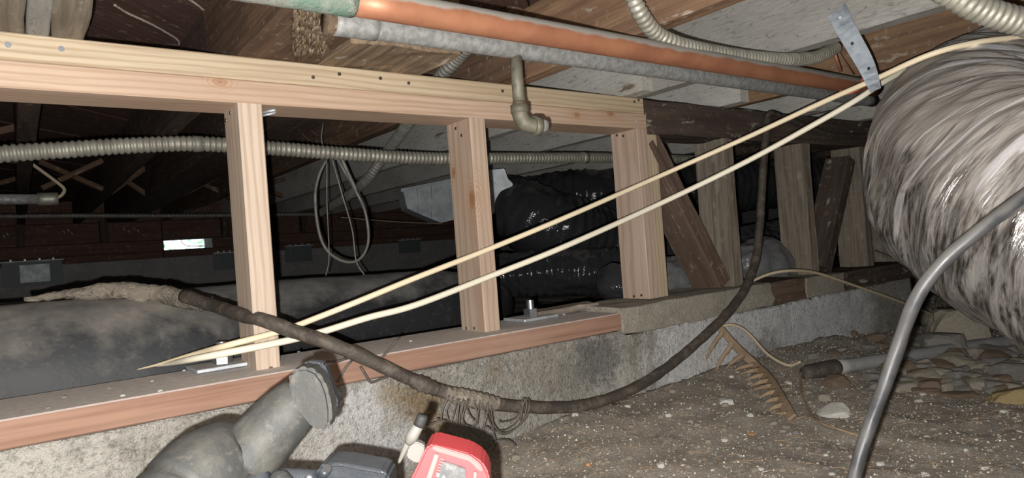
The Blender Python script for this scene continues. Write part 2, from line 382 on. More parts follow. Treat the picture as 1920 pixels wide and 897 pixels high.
def foil():
    m, t, b = nt('silver_foil_sleeve')
    uvn = N(t, 'ShaderNodeUVMap'); mp = N(t, 'ShaderNodeMapping'); mp.inputs['Scale'].default_value = (85, 3.5, 1); t.links.new(uvn.outputs[0], mp.inputs[0])
    st = nz(t, mp.outputs[0], 1, 6, .62, .25)
    mp2 = N(t, 'ShaderNodeMapping'); mp2.inputs['Scale'].default_value = (210, 9, 1); t.links.new(uvn.outputs[0], mp2.inputs[0])
    st2 = nz(t, mp2.outputs[0], 1, 4, .7, .3)
    co = coords(t, rnd=False); big = nz(t, co, 5, 4, .6)
    g = N(t, 'ShaderNodeNewGeometry'); sx = N(t, 'ShaderNodeSeparateXYZ'); t.links.new(g.outputs['Normal'], sx.inputs[0])
    f_ = math_(t, 'ADD', sx.outputs[2], math_(t, 'MULTIPLY', math_(t, 'SUBTRACT', big, .5), .7))
    dk = ramp(t, math_(t, 'ADD', f_, math_(t, 'MULTIPLY', math_(t, 'SUBTRACT', st, .5), 1.2)), [(.05, .06), (.65, .95)])
    c = mix(t, ramp(t, st2, [(.42, 0), (.62, 1)]), (.48, .47, .46), (.055, .048, .044))
    c = mix(t, math_(t, 'MULTIPLY', ramp(t, st, [(.56, 0), (.66, 1)]), .3), c, (.26, .20, .15))
    dst = mix(t, ramp(t, st2, [(.3, 0), (.7, 1)]), (.30, .275, .25), (.235, .215, .195))
    c = mix(t, dk, c, dst)
    mp3 = N(t, 'ShaderNodeMapping'); mp3.inputs['Scale'].default_value = (80, 1.6, 1); mp3.inputs['Location'].default_value = (3.1, .7, 0); t.links.new(uvn.outputs[0], mp3.inputs[0])
    cr = ramp(t, nz(t, mp3.outputs[0], 1, 3, .5, .3), [(.585, 0), (.615, 1)])
    c = mix(t, math_(t, 'MULTIPLY', cr, .85), c, (.95, .95, .97)); dk = math_(t, 'MULTIPLY', dk, math_(t, 'SUBTRACT', 1.0, math_(t, 'MULTIPLY', cr, .6)))  # near-white streaks on worn creases: flash glints painted into the colour
    t.links.new(c, b.inputs['Base Color'])
    t.links.new(math_(t, 'MULTIPLY', math_(t, 'SUBTRACT', 1.0, dk), .85), b.inputs['Metallic'])
    t.links.new(math_(t, 'ADD', .2, math_(t, 'MULTIPLY', dk, .38)), b.inputs['Roughness'])
    h = math_(t, 'ADD', st, math_(t, 'MULTIPLY', st2, .4)); bump(t, b, h, .65, .006); return m
M_foil = foil()

# ------------------------------------------------------------------ measured frame of the place
D = 1.10            # front face of the posts
ZH, ZT = .258, .334  # header underside and top (= joist underside)
ZS = -.170          # sill top
ZC = .474           # subfloor underside
X0, X1, Y0, Y1 = -2.6, 6.6, -1.3, 5.0

def interp(x, P):
    if x <= P[0][0]: return P[0][1]
    for (a, u), (b, v) in zip(P, P[1:]):
        if x <= b: return u+(v-u)*(x-a)/(b-a)
    return P[-1][1]
def gz(x, y, fine=True):
    c = interp(x, [(-.5, -.43), (.4, -.405), (.8, -.362), (1.3, -.345), (1.7, -.335), (2.1, -.36), (2.5, -.385)])
    base = -.385
    if y < 1.05 and x < 2.6:
        k = max(0, 1-(1.05-y)/.45); k = k*k*(3-2*k); h = base+(c-base)*k
    else: h = base+.03
    if y >= 1.05 and x < 2.6: h = -.365
    d = sqrt(x*x+y*y)
    if d < .62: h += min(1, (.62-d)/.25)*.085
    if fine:
        h += .012*noise.noise(Vector((x*5, y*5, 0)))+.007*noise.noise(Vector((x*17, y*17, 3)))+.0035*noise.noise(Vector((x*50, y*50, 5)))
    return h
def gp(px, py):
    v = ray(px, py); t = .2
    while t < 9:
        p = v*t
        if p.z < gz(p.x, p.y): break
        t += .005
    return v*t

# ------------------------------------------------------------------ setting: ground
def axis(a, b, fa, fb, coarse, fine_):
    out = []; x = a
    while x < b:
        out.append(x); x += fine_ if fa < x < fb else coarse
    out.append(b); return out
XS = axis(X0-.05, X1+.05, .2, 3.0, .09, .014); YS = axis(Y0-.05, Y1+.05, .25, 2.0, .09, .014)
vs = [(x, y, gz(x, y)) for y in YS for x in XS]; nx = len(XS)
fs = [(j*nx+i, j*nx+i+1, (j+1)*nx+i+1, (j+1)*nx+i) for j in range(len(YS)-1) for i in range(nx-1)]
floor = tag(mesh('floor', vs, fs, M_dirt, smooth=True), 'bare dirt crawlspace ground strewn with grit', kind='structure')

# ------------------------------------------------------------------ setting: outer walls
def wallbox(name, a, b, mat, label):
    a = Vector(a); b = Vector(b)
    return tag(box(name, (a+b)/2, (b-a), mat, bev=0), label, kind='structure')
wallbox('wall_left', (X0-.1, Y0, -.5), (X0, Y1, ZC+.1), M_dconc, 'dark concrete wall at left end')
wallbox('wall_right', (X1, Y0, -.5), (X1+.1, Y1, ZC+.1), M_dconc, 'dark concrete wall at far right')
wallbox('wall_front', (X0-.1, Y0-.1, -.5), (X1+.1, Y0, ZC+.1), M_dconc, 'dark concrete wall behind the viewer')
wb = tag(empty('wall_back', (1, Y1, 0)), 'far perimeter wall of dark concrete under reddish boards', kind='structure')
def kid(o, p):
    o.parent = p; o.matrix_parent_inverse = p.matrix_world.inverted() if False else Matrix.Translation(-p.location); return o
zf = .085
for x0_, y0_ in ((118, 433), (126, 430), (133, 436), (231, 428), (240, 432), (250, 427), (257, 431), (6, 441), (12, 437)):
    kid(cyl('chalk_mark', onY(x0_, y0_, Y1-.004), onY(x0_+4, y0_+5, Y1-.003), .005, M_stone, seg=6), wb)
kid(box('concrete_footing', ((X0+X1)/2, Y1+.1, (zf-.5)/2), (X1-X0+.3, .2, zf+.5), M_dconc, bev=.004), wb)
vx0, vx1, vz0, vz1 = .80, 1.115, .130, .205
# reddish boards leaving the vent opening free
rows = [(zf, vz0), (vz0, vz1), (vz1, .335), (.335, ZC+.02)]
for z0, z1 in rows:
    xs = [X0, -1.1, vx0, 1.9 if z0 != vz0 else vx1, 3.3, 5.0, X1]
    if z0 == vz0: xs = [X0, -.6, vx0, vx1, 2.4, 4.1, X1]
    for k in range(6):
        if z0 == vz0 and k == 2: continue
        a, b_ = xs[k], xs[k+1]
        kid(beam('rim_board', (a+.003, Y1+.02+random.uniform(-.004, .004), (z0+z1)/2), (b_-.003, Y1+.02, (z0+z1)/2), .038, z1-z0-.004, W_redrim), wb)
for (a, b_) in (((X0, Y1+.045, zf-.02), (vx0, Y1+.06, ZC+.1)), ((vx1, Y1+.045, zf-.02), (X1, Y1+.06, ZC+.1)), ((vx0, Y1+.045, zf-.02), (vx1, Y1+.06, vz0)), ((vx0, Y1+.045, vz1), (vx1, Y1+.06, ZC+.1))):
    a = Vector(a); b_ = Vector(b_); kid(box('leak_backing', (a+b_)/2, b_-a, W_dark, bev=0), wb)  # unseen backing added behind the rim boards to stop light leaking through gaps
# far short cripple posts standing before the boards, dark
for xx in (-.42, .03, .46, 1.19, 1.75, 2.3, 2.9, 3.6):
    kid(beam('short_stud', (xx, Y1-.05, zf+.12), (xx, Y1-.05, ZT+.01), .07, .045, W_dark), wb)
# vent sleeve in the opening
vt = empty('window_1', ((vx0+vx1)/2, Y1+.04, (vz0+vz1)/2)); tag(vt, 'bright narrow vent opening low in the far wall', kind='structure')
for (cx, cz, sx, sz) in (((vx0+vx1)/2, vz1-.003, vx1-vx0, .006), ((vx0+vx1)/2, vz0+.003, vx1-vx0, .006), (vx0+.003, (vz0+vz1)/2, .006, vz1-vz0), (vx1-.03, (vz0+vz1)/2, .05, vz1-vz0)):
    kid(box('vent_frame', (cx, Y1+.03, cz), (sx, .06, sz), M_boot if sx == .05 else M_darkm, bev=.001), vt)
kid(tube('vent_wire', [(vx0+.12, Y1+.05, vz1), (vx0+.15, Y1+.06, vz0+.03), (vx1-.03, Y1+.05, vz0+.02)], .003, M_blk, step=.02), vt)
# hedge outside the vent
lv = []; lf = []
for k in range(900):
    p = Vector((random.uniform(.2, 2.2), Y1+random.uniform(.8, 1.1), random.uniform(-.2, .6)))
    a = Vector((random.gauss(0, 1), random.gauss(0, 1), random.gauss(0, 1))).normalized()*.035; b_ = a.orthogonal().normalized()*.018
    i = len(lv); lv += [p-a, p+b_, p+a, p-b_]; lf.append((i, i+1, i+2, i+3))
tag(mesh('hedge', lv, lf, M_leaf), 'green hedge foliage outside, glimpsed through the bright vent', 'hedge', kind='stuff')
# anchor plates on the far footing
def anchor(px, py, w_, h_, label):
    c = onY(px, py, Y1-.006); e = empty('anchor_plate', c)
    def K(n, off, s, m): 
        o = box(n, (0, 0, 0), s, m, e, bev=.001); o.location = off
    K('back_plate', (0, 0, 0), (w_, .010, h_), M_darkm); K('raised_plate', (.01, -.008, 0), (w_*.5, .008, h_*.72), M_boot if w_ > .27 else M_darkm)
    K('top_flange', (0, -.015, h_/2), (w_*1.05, .035, .006), M_boot)
    for s in (-.35, -.12, .12, .35): K('bolt_head', (w_*s, -.02, h_/2+.008), (.012, .012, .014), M_plate)
    tag(e, label, 'metal plate')
anchor(62, 513, .30, .15, 'dull steel anchor plate on the far footing, leftmost below the pipe')
anchor(560, 476, .20, .12, 'small square anchor plate on the far footing behind the hanging cable loop')
anchor(768, 462, .20, .11, 'small dark anchor plate on far footing left of the second new post')
anchor(425, 490, .17, .12, 'dark anchor plate on the far footing just left of first new post')

# ------------------------------------------------------------------ setting: ceiling of diagonal planks and joists
ceil = tag(empty('ceiling', (1, 1, ZC)), 'underside of the floor: diagonal dark red planks on joists', kind='structure')
du = Vector((.707, .707)); dv = Vector((.707, -.707)); pw = .148
def clip(poly, ax, lim, keep_less):
    out = []
    for i in range(len(poly)):
        a, b_ = poly[i], poly[(i+1) % len(poly)]
        ia = (a[ax] <= lim) == keep_less or a[ax] == lim; ib = (b_[ax] <= lim) == keep_less or b_[ax] == lim
        if ia: out.append(a)
        if ia != ib:
            tt = (lim-a[ax])/(b_[ax]-a[ax]); out.append(tuple(a[q]+(b_[q]-a[q])*tt for q in (0, 1)))
    return out
v0 = (Vector((.299, 1.515)).dot(dv)) % pw
k = -40
for k in range(-48, 60):
    va = v0+k*pw; vb = va+pw-.005
    P = [tuple(du*s+dv*q) for s, q in ((-8, va), (10, va), (10, vb), (-8, vb))]
    for ax, lim, kl in ((0, X0, False), (0, X1, True), (1, Y0, False), (1, Y1+.04, True)):
        if P: P = clip(P, ax, lim, kl)
    if len(P) < 3: continue
    dz = random.uniform(0, .003)
    n = len(P); ang = pi/4
    # local frame along the plank so the grain follows it
    o_ = Vector((sum(p[0] for p in P)/n, sum(p[1] for p in P)/n))
    L2 = [((Vector(p)-o_).dot(du), (Vector(p)-o_).dot(Vector((-du.y, du.x)))) for p in P]
    vsx = [(a, b_, 0) for a, b_ in L2]+[(a, b_, .02) for a, b_ in L2]
    fsx = [tuple(range(n)), tuple(range(n, 2*n))[::-1]]+[(i, n+i, n+(i+1) % n, (i+1) % n) for i in range(n)]
    o = mesh('subfloor_plank', vsx, fsx, W_red); o.location = (o_.x, o_.y, ZC+dz); o.rotation_euler = (0, 0, ang)
    kid(o, ceil)
# backing sheet above the planks keeps daylight out
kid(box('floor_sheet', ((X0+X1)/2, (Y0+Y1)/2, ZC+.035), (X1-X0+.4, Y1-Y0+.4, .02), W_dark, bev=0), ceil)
JX = [-2.18, -1.80, -1.42, -1.04, -.665, -.285, .095, None, .885, 1.262, 1.645, 2.03, 2.41, 2.79, 3.17, 3.55, 3.93, 4.31, 4.7, 5.1, 5.5, 5.9, 6.3]
jm = (ZT+ZC)/2; jh = ZC-ZT
def joist(xr, wd, ya, yb, mat, label=None, zb=ZT, rough=.0015):
    o = beam('joist', (xr-wd/2, ya, (zb+ZC)/2), (xr-wd/2, yb, (zb+ZC)/2), wd, ZC-zb-.001, mat, side=(1, 0, 0), rough=rough)
    kid(o, ceil)
    if label: o['label'] = label
    return o
for i, x in enumerate(JX):
    if x is None: continue
    near = {-.285: W_grey, .095: W_grey, .885: W_oldw, 1.262: W_white, 1.645: W_oldw, 2.03: W_white}.get(x, W_old)
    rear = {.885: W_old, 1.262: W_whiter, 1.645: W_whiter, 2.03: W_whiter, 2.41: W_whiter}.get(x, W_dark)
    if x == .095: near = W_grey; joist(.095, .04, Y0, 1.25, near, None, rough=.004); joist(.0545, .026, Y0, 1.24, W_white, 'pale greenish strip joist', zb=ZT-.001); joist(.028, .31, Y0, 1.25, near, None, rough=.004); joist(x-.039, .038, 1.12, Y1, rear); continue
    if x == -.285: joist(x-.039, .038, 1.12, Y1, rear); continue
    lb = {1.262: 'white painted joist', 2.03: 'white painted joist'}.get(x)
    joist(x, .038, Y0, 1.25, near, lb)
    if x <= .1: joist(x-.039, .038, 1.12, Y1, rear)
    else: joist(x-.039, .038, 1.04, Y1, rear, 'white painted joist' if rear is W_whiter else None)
joist(.432, .13, Y0, 1.30, W_old, 'dark double joist'); joist(.637, .20, .96, 1.5, W_splint, 'splintered rough warm brown timber', rough=.010)
joist(.635, .16, 1.5, Y1, W_dark); joist(.34, .038, 1.3, Y1, W_dark)
# frayed rotten patch on the timber underside beside the pipe end
vs, fs = [], []; G = 26
for a_ in range(G+1):
    for b_ in range(G+1):
        u_, v_ = a_/G, b_/G
        px = 548+u_*66+10*noise.noise(Vector((v_*6, 0, 3)))+(1-v_)*12; py = 12+v_*(84+u_*8)+7*noise.noise(Vector((u_*5, 2, 0)))
        p = onZ(px, py, ZT-.001); e_ = min(u_, 1-u_, v_, 1-v_)
        p.z -= min(1, e_*7)*(.001+.005*abs(noise.noise(Vector((px*.06, py*.06, 0))))+.0022*noise.noise(Vector((px*.35, py*.09, 4))))
        vs.append(p)
for a_ in range(G):
    for b_ in range(G): fs.append((a_*(G+1)+b_, a_*(G+1)+b_+1, (a_+1)*(G+1)+b_+1, (a_+1)*(G+1)+b_))
o = mesh('rotten_patch', vs, fs, M_rot, smooth=True); kid(o, ceil); o['label'] = 'rotten crumbling wood patch by pipe end'
vs, fs = [], []
for k in range(190):
    px = 552+random.random()**2*58; py = random.uniform(14, 96)
    a = onZ(px, py, ZT-.002); b_ = onZ(px+random.uniform(-9, 3), py+random.uniform(6, 20), ZT-.002); b_.z -= random.uniform(.001, .004)
    q, w_ = tube_mesh([a, a.lerp(b_, .5)+Vector((.001, .001, -.001)), b_], [(0, .0016), (1, .0004)], 5); i = len(vs)
    vs += q; fs += [tuple(x+i for x in f) for f in w_]
o = mesh('frayed_fibres', vs, fs, M_rotl, smooth=True); kid(o, ceil); o['kind'] = 'stuff'; o['label'] = 'yellow brown frayed rotten wood fibres'
for P_ in ([onZ(214, 8, ZC), onZ(240, 24, ZC), onZ(275, 40, ZC), onZ(305, 56, ZC), onZ(333, 74, ZC), onZ(335, 84, ZC)], [onZ(352, -4, ZC), onZ(370, 8, ZC), onZ(384, 18, ZC), onZ(392, 8, ZC)]):
    o = tube('cobweb_dust', [p-Vector((0, 0, .001)) for p in P_], .0022, M_stone, seg=6, step=.004, rfun=lambda i, s, a: .0014*noise.noise(Vector((s*150, a, 0)))); kid(o, ceil); o['label'] = 'pale cobweb dust in a plank joint'
for P_ in ([(564, 250), (581, 263)], [(577, 240), (594, 253), (588, 256)], [(594, 262), (594, 267)]):
    kid(tube('chalk_mark', [onX(x, y, .8085) for x, y in P_], .0018, M_stone3, seg=5, step=.01), ceil)
# cross bridging between the rear joists
for (xa, xb, y) in ((-.29, .057, 2.4), (-.67, -.33, 2.4), (.095, .30, 3.1), (.34, .48, 3.3), (-.29, .057, 3.6), (.64, .846, 3.4), (.885, 1.22, 3.6)):
    for s in (0, 1):
        kid(beam('bridging_strut', (xa, y+s*.05, ZT+.012+s*.11), (xb, y+s*.05, ZC-.018-s*.11), .04, .02, W_old), ceil)

# ------------------------------------------------------------------ foundation wall (setting)
def fnd():
    xs = axis(-1.6, 2.52, -.3, 2.3, .06, .012)
    prof = []  # (y, z) from back top to front bottom
    prof += [(1.235, -.5), (1.235, -.212), (1.15, -.209), (1.06, -.209)]
    nz_ = 26
    for k in range(nz_+1): prof.append((1.05, -.209-.27*k/nz_))
    vs = []
    for x in xs:
        for j, (y, z) in enumerate(prof):
            if j >= 3:
                k = j-3; low = max(0, (-z-.30)/.12)
                big = noise.noise(Vector((x*4, z*5, 1))); md = noise.noise(Vector((x*16, z*18, 2))); fn = noise.noise(Vector((x*55, z*60, 7)))
                yy = 1.049-.010*big-.006*md-.0025*fn-.03*low*low*interp(x, [(.6, 0), (1, 1)])
                yy -= .006*interp(x, [(1.05, 0), (1.2, 1)])
                # bowl shaped spalled hollow
                q = ((x-.97)/.10)**2+((z+.275)/.05)**2
                if q < 1: yy += .012*(1-q)
                zz = z-(.016 if k < 1 else .012)*interp(x, [(1.06, 0), (1.07, 1)]) if k < 2 else z
                vs.append((x, yy, zz))
            else: vs.append((x, y, z-.016*interp(x, [(1.06, 0), (1.07, 1)])))
    n = len(prof)
    fs = [(i*n+j, i*n+j+1, (i+1)*n+j+1, (i+1)*n+j) for i in range(len(xs)-1) for j in range(n-1)]
    fs += [tuple(range(n))[::-1], tuple((len(xs)-1)*n+j for j in range(n))]
    return tag(mesh('wall_foundation', vs, fs, M_conc, smooth=True), 'rough concrete foundation wall with white bloom', kind='structure')
fnd()

# ------------------------------------------------------------------ new cripple wall
o = beam('bottom_sill', (-1.5, 1.1405, -.189), (1.066, 1.1405, -.189), .184, .038, W_sill)
tag(o, 'new reddish sill plank bolted along the concrete foundation top', 'sill plate')
o = beam('top_plate', (-1.4, D+.0445, ZT-.019), (1.252, D+.0445, ZT-.019), .089, .0378, W_top)
tag(o, 'yellowish new header plank, upper of the doubled top plates', 'top plate')
hu = o
o2 = beam('top_plate', (-1.4, D+.0445, ZT-.057), (1.258, D+.0445, ZT-.057), .089, .0378, W_bot)
tag(o2, 'pinkish new header plank, lower of the doubled top plates', 'top plate'); hl = o2
def stay(o, p):   # parent keeping world place
    mw = o.matrix_world.copy(); o.parent = p; o.matrix_parent_inverse = p.matrix_basis.inverted(); o.matrix_basis = mw; return o
def screw(px, py, plane, parent, val, mat=None, name='screw_head', r=.0032):
    c = onY(px, py, val) if plane == 'Y' else onX(px, py, val)
    nrm = Vector((0, -1, 0)) if plane == 'Y' else Vector((-1, 0, 0))
    o = cyl(name, c-nrm*.002, c+nrm*.0014, r, mat or M_screw, seg=10); stay(o, parent)
for px, py in ((15, 84), (115, 92), (587, 145), (636, 139), (713, 147), (766, 156), (942, 171), (1189, 191), (1197, 188)):
    screw(px, py, 'Y', hu, D, M_bolt if px < 200 else None, r=.004 if px < 200 else .0032)
for px, py in ((1194, 226),): screw(px, py, 'Y', hl, D, M_plate)
XP = [.297, .738, 1.222]
plab = ['first new pale post from the left, crossed low by the black cable', 'second new post, knotty, in the middle under the header', 'third new post, rosy, under the right end of new header']
posts = []
for x, lb, mt in zip(XP, plab, (W_post, W_knot, W_post2)):
    zb = ZS if x < 1 else -.157
    o = beam('wall_post', (x+.019, D+.0445, zb), (x+.019, D+.0445, ZH), .038, .089, mt, side=(1, 0, 0)); tag(o, lb, 'post'); posts.append(o)
o = beam('wall_post', (1.222+.058, D+.050, -.157), (1.222+.058, D+.050, ZH-.012), .038, .089, W_top, side=(1, 0, 0))
tag(o, 'cream new post sistered tight against the right side of third post', 'post')
for px, py, k in ((432, 212, 0), (424, 226, 0), (855, 241, 1), (866, 254, 1), (875, 616, 1), (890, 616, 1), (1157, 254, 2), (1169, 255, 2), (1189, 556, 2), (1203, 554, 2)):
    screw(px, py, 'X', posts[k], XP[k])
screw(508, 691, 'Y', posts[0], D)
# two bright nails under the header next to the first post
for dz in (0, .006):
    a = onZ(490, 212+dz*900, ZH-.004-dz*.3); b_ = onZ(517, 206+dz*900, ZH-.001)
    tag(cyl('nail', a, b_, .0022, M_plate, seg=8), 'bright toe nail poking out beside first post top, %s one' % ('upper' if dz == 0 else 'lower'), 'nail')
# anchor bolts with plate washers
def anchor_bolt(c, size, label):
    e = empty('anchor_bolt', c)
    o = box('plate_washer', (0, 0, .004), (size*1.3, size, .006), M_plate, e, bev=.001); o.rotation_euler = (0, 0, .03)
    vs, fs = tube_mesh([Vector((0, 0, .007)), Vector((0, 0, .015)), Vector((0, 0, .024))], .0165, 6); mesh('hex_nut', vs, fs, M_bolt, e)
    vs, fs = tube_mesh([Vector((0, 0, .02)), Vector((0, 0, .032)), Vector((0, 0, .043))], .0085, 14); o = mesh('threaded_rod', vs, fs, M_bolt, e)
    tag(e, label, 'anchor bolt')
c = onZ(418, 690, ZS); anchor_bolt((c.x, c.y, ZS+.001), .075, 'steel anchor bolt and plate washer on sill left of first post')
c = onZ(996, 600, ZS); anchor_bolt((c.x, c.y, ZS+.001), .075, 'steel anchor bolt and plate washer on sill right of second post')

# ------------------------------------------------------------------ old wall at the right
o = beam('old_header', (1.262, 1.15, .290), (2.66, 1.15, .290), .10, .087, W_hdr, rough=.003); tag(o, 'dark weathered old header timber right of the new one', 'header')
for x, lb, m_ in ((1.588, 'warm brown old stud where the long diagonal brace lands', W_grey), (1.99, 'rough grey brown old stud left of the short brace', W_grey),
                  (2.35, 'old stud right of and behind the short grey brace', W_grey), (2.60, 'last grey old stud, partly behind the foil duct', W_grey)):
    o = beam('old_stud', (x, 1.152, -.170), (x, 1.152, .247), .042, .10, m_, side=(1, 0, 0), rough=.0025); tag(o, lb, 'stud')
o = beam('diagonal_brace', (1.285, 1.153, .235), (1.535, 1.153, -.150), .095, .05, W_brace, rough=.002); tag(o, 'long red brown diagonal brace leaning from third new post to old stud', 'brace')
o = beam('diagonal_brace', (2.085, 1.155, -.155), (2.30, 1.155, .205), .085, .045, W_hdr, rough=.002); tag(o, 'short grey diagonal brace between second and third old studs', 'brace')
o = beam('old_sill', (1.068, 1.135, -.190), (1.66, 1.135, -.190), .175, .062, M_mort, rough=.005); tag(o, 'old sill timber crusted with pale mortar under third new post', 'sill plate')
o = beam('old_sill', (1.66, 1.14, -.192), (1.84, 1.14, -.192), .175, .066, W_brace, rough=.004); tag(o, 'bare brown old sill piece between mortar crusts', 'sill plate')
o = beam('old_sill', (1.84, 1.14, -.196), (2.06, 1.14, -.196), .18, .066, M_mort, rough=.009); tag(o, 'mortar crusted old sill piece under the second old stud', 'sill plate')
o = beam('old_sill', (2.06, 1.14, -.196), (2.66, 1.14, -.196), .16, .060, W_hdr, rough=.004); tag(o, 'dark old sill end piece at the far right of the wall', 'sill plate')
o = beam('wood_shim', (.93, 1.19, -.163), (1.10, 1.17, -.158), .05, .014, W_grey, rough=.004); tag(o, 'thin splintered grey shim lying where new sill meets old', 'wood scrap')

# ------------------------------------------------------------------ pipes overhead
cp = empty('copper_pipe', (1, .69, .286)); tag(cp, 'thick orange copper pipe running overhead across the whole wall', 'pipe')
yc, zc, rc = .69, .286, .0175
def xat(px, py, y): return onY(px, py, y).x
xa, xb = xat(655, 0, yc), xat(1640, 163, yc)
kid(tube('pipe', [(xa, yc, zc), ((xa+xb)/2, yc, zc-.001), (xb, yc, zc)], rc, M_copper, seg=24, step=.05), cp)
kid(tube('green_joint', [(-.3, yc, zc), (xa+.004, yc, zc)], [(0, .0185), (.5, .019), (1, .0195)], M_patina, seg=24, step=.01, rfun=lambda i, s, a: .0012*noise.noise(Vector((s*80, a*2, 0)))), cp)['label'] = 'green patinated coupling'
yg, zg, rg = .83, .3105, .0162
gp_ = empty('galvanised_pipe', (1, yg, zg)); tag(gp_, 'grey galvanised pipe beneath the copper pipe with open rusty end', 'pipe')
xa = xat(618, 45, yg)
kid(tube('pipe', [(xa, yg, zg), (1.4, yg, zg), (xat(1636, 180, yg), yg, zg)], rg, M_galv, seg=24, step=.05), gp_)
kid(tube('pipe_sleeve', [(xa+.005, yg, zg), (xa+.065, yg, zg)], rg+.0015, M_galv, seg=24, step=.01), gp_)
kid(tube('rusty_end', [(xa-.006, yg, zg), (xa+.008, yg, zg)], rg+.001, M_rot, seg=24, step=.003), gp_)['label'] = 'rusty cut end'
# drop pipe with elbow
dpx = onY(968, 120, yg); dl = empty('drop_pipe', (dpx.x, yg, zg)); tag(dl, 'weathered short drop pipe hanging from galvanised pipe, ending in elbow', 'pipe')
pz = onY(970, 197, yg).z
kid(cyl('nipple', (dpx.x, yg, zg-rg*.6), (dpx.x, yg, pz), .0098, M_oldgalv, seg=18), dl)
kid(cyl('rust_ring', (dpx.x, yg, pz-.001), (dpx.x, yg, pz+.005), .0108, M_rot, seg=18), dl)['label'] = 'orange rust ring'
kid(cyl('elbow_collar', (dpx.x, yg, pz-.013), (dpx.x, yg, pz), .0145, M_oldgalv, seg=18), dl)
el = [(dpx.x, yg, pz-.010), (dpx.x+.001, yg, pz-.018), (dpx.x+.008, yg-.002, pz-.029), (dpx.x+.022, yg-.006, pz-.033), (dpx.x+.030, yg-.008, pz-.033)]
kid(tube('elbow', el, .0128, M_oldgalv, seg=18, step=.002), dl)
kid(cyl('elbow_rim', Vector(el[-1])-Vector((.010, -.002, 0)), Vector(el[-1])+Vector((.002, 0, 0)), .0155, M_oldgalv, seg=18), dl)
kid(cyl('threaded_end', el[-1], Vector(el[-1])+Vector((.013, -.003, 0)), .0105, M_galv, seg=14), dl)
# pink hook that carries the pipe
hk = [onY(1622, 138, .66), onY(1618, 152, .655), onY(1607, 168, .66), onY(1590, 174, .665), onY(1575, 172, .68)]
tag(tube('pipe_hook', hk, .0045, M_pink, seg=8, step=.004), 'pinkish red hook curled under the end of the copper pipe', 'hook')
# hanger rods
for a, b_, lb, r in (((1562, 92), (1577, 135), 'copper coloured hanger nail left of the zinc strap', .0035), ((1570, 95), (1602, 140), 'thin slanting tan wire left of the zinc strap', .0013), ((1634, 68), (1631, 97), 'copper coloured hanger nail right of the zinc strap', .0035)):
    tag(cyl('hanger_nail', onY(*a, .72), onY(*b_, .72), r, M_copper, seg=8), lb, 'nail')
# zinc strap nailed to the white joist
def strap():
    L = [(1550, 30), (1588, 95), (1612, 135), (1632, 174)]; Rr = [(1584, 6), (1612, 62), (1640, 116), (1652, 165)]
    dep = [1.19, 1.18, 1.172, 1.165]
    e = empty('zinc_strap', dp(1600, 90, 1.25)); n = 12; vs = []
    PL = smooth_path([dp(*p, d) for p, d in zip(L, dep)], .02); PR = smooth_path([dp(*p, d-.012) for p, d in zip(Rr, dep)], .02)
    def samp(P, t): 
        k = t*(len(P)-1); i = min(int(k), len(P)-2); return P[i].lerp(P[i+1], k-i)
    nr = None
    fr = []; bk = []
    for i in range(n+1):
        a, b_ = samp(PL, i/n), samp(PR, i/n); fr.append((a, b_))
    nr = -((fr[0][1]-fr[0][0]).cross(fr[-1][0]-fr[0][0])).normalized()
    if nr.dot(fw) < 0: nr = -nr
    vs = [p for a, b_ in fr for p in (a, b_, b_+nr*.0016, a+nr*.0016)]
    fs = []
    for i in range(n):
        for j in range(4): fs.append((i*4+j, i*4+(j+1) % 4, (i+1)*4+(j+1) % 4, (i+1)*4+j))
    fs += [(0, 1, 2, 3), tuple(n*4+j for j in range(4))[::-1]]
    kid(mesh('strap_band', vs, fs, M_strap), e)
    for px, py, t, m_ in ((1598, 81, .42, M_blk), (1629, 128, .74, M_blk), (1575, 33, .1, M_plate)):
        a, b_ = samp(PL, t), samp(PR, t); d = (a+b_)/2; dd = d.dot(fw)
        c = dp(px, py, dd-.004); kid(cyl('nail_hole' if m_ is M_blk else 'nail_head', c, c+nr*.004, .0024, m_, seg=12), e)
    tag(e, 'blue grey perforated zinc strap hanging from the white joist', 'metal strap')
strap()
# flexible conduits
def conduit(name, P, r, mat, label, pitch=.0095, amp=.0016, parts=(), step=None, seg=12):
    e = empty(name, Vector(P[0])); tag(e, label, 'conduit')
    Q = smooth_path(P, .0019 if step is None else step)
    vs, fs = tube_mesh(Q, r, seg, 1, True, corr(pitch, amp)); kid(mesh('corrugated_jacket', vs, fs, mat, smooth=True), e)
    for (a, b_, rr, m_) in parts: kid(cyl('coupling', a, b_, rr, m_, seg=14), e)
    return e
YC = 1.52
pts = [onY(-150, 300, YC), onY(0, 289, YC), onY(125, 281, YC), onY(250, 273, YC), onY(375, 270, YC), onY(520, 279, YC), onY(650, 289, YC), onY(800, 297, YC), onY(950, 297, YC), onY(1140, 296, YC), onY(1300, 300, YC)]
conduit('flexible_conduit', pts, .0148, M_conduit, 'long ribbed grey conduit running horizontally behind the new posts', .0115, .0024,
        [(onY(362, 270, YC), onY(378, 270, YC), .0172, M_conduit), (onY(1090, 296, YC), onY(1100, 296, YC), .018, M_conduit)], .0022)
pts = [onZ(1165, -60, .40), onZ(1185, -5, .365), onZ(1203, 30, .345), onZ(1225, 62, .325), onZ(1262, 84, .319), onZ(1330, 98, .318), onZ(1400, 106, .319), onZ(1470, 110, .318), onZ(1530, 106, .319), onZ(1562, 92, .325)]
pts = [dp(1150, -150, .96), dp(1167, -60, .98), dp(1187, -5, 1.0), dp(1205, 32, 1.02), dp(1232, 64, 1.05), dp(1275, 84, 1.08), dp(1340, 98, 1.14), dp(1410, 108, 1.20), dp(1480, 112, 1.27), dp(1530, 107, 1.33), dp(1566, 90, 1.38)]
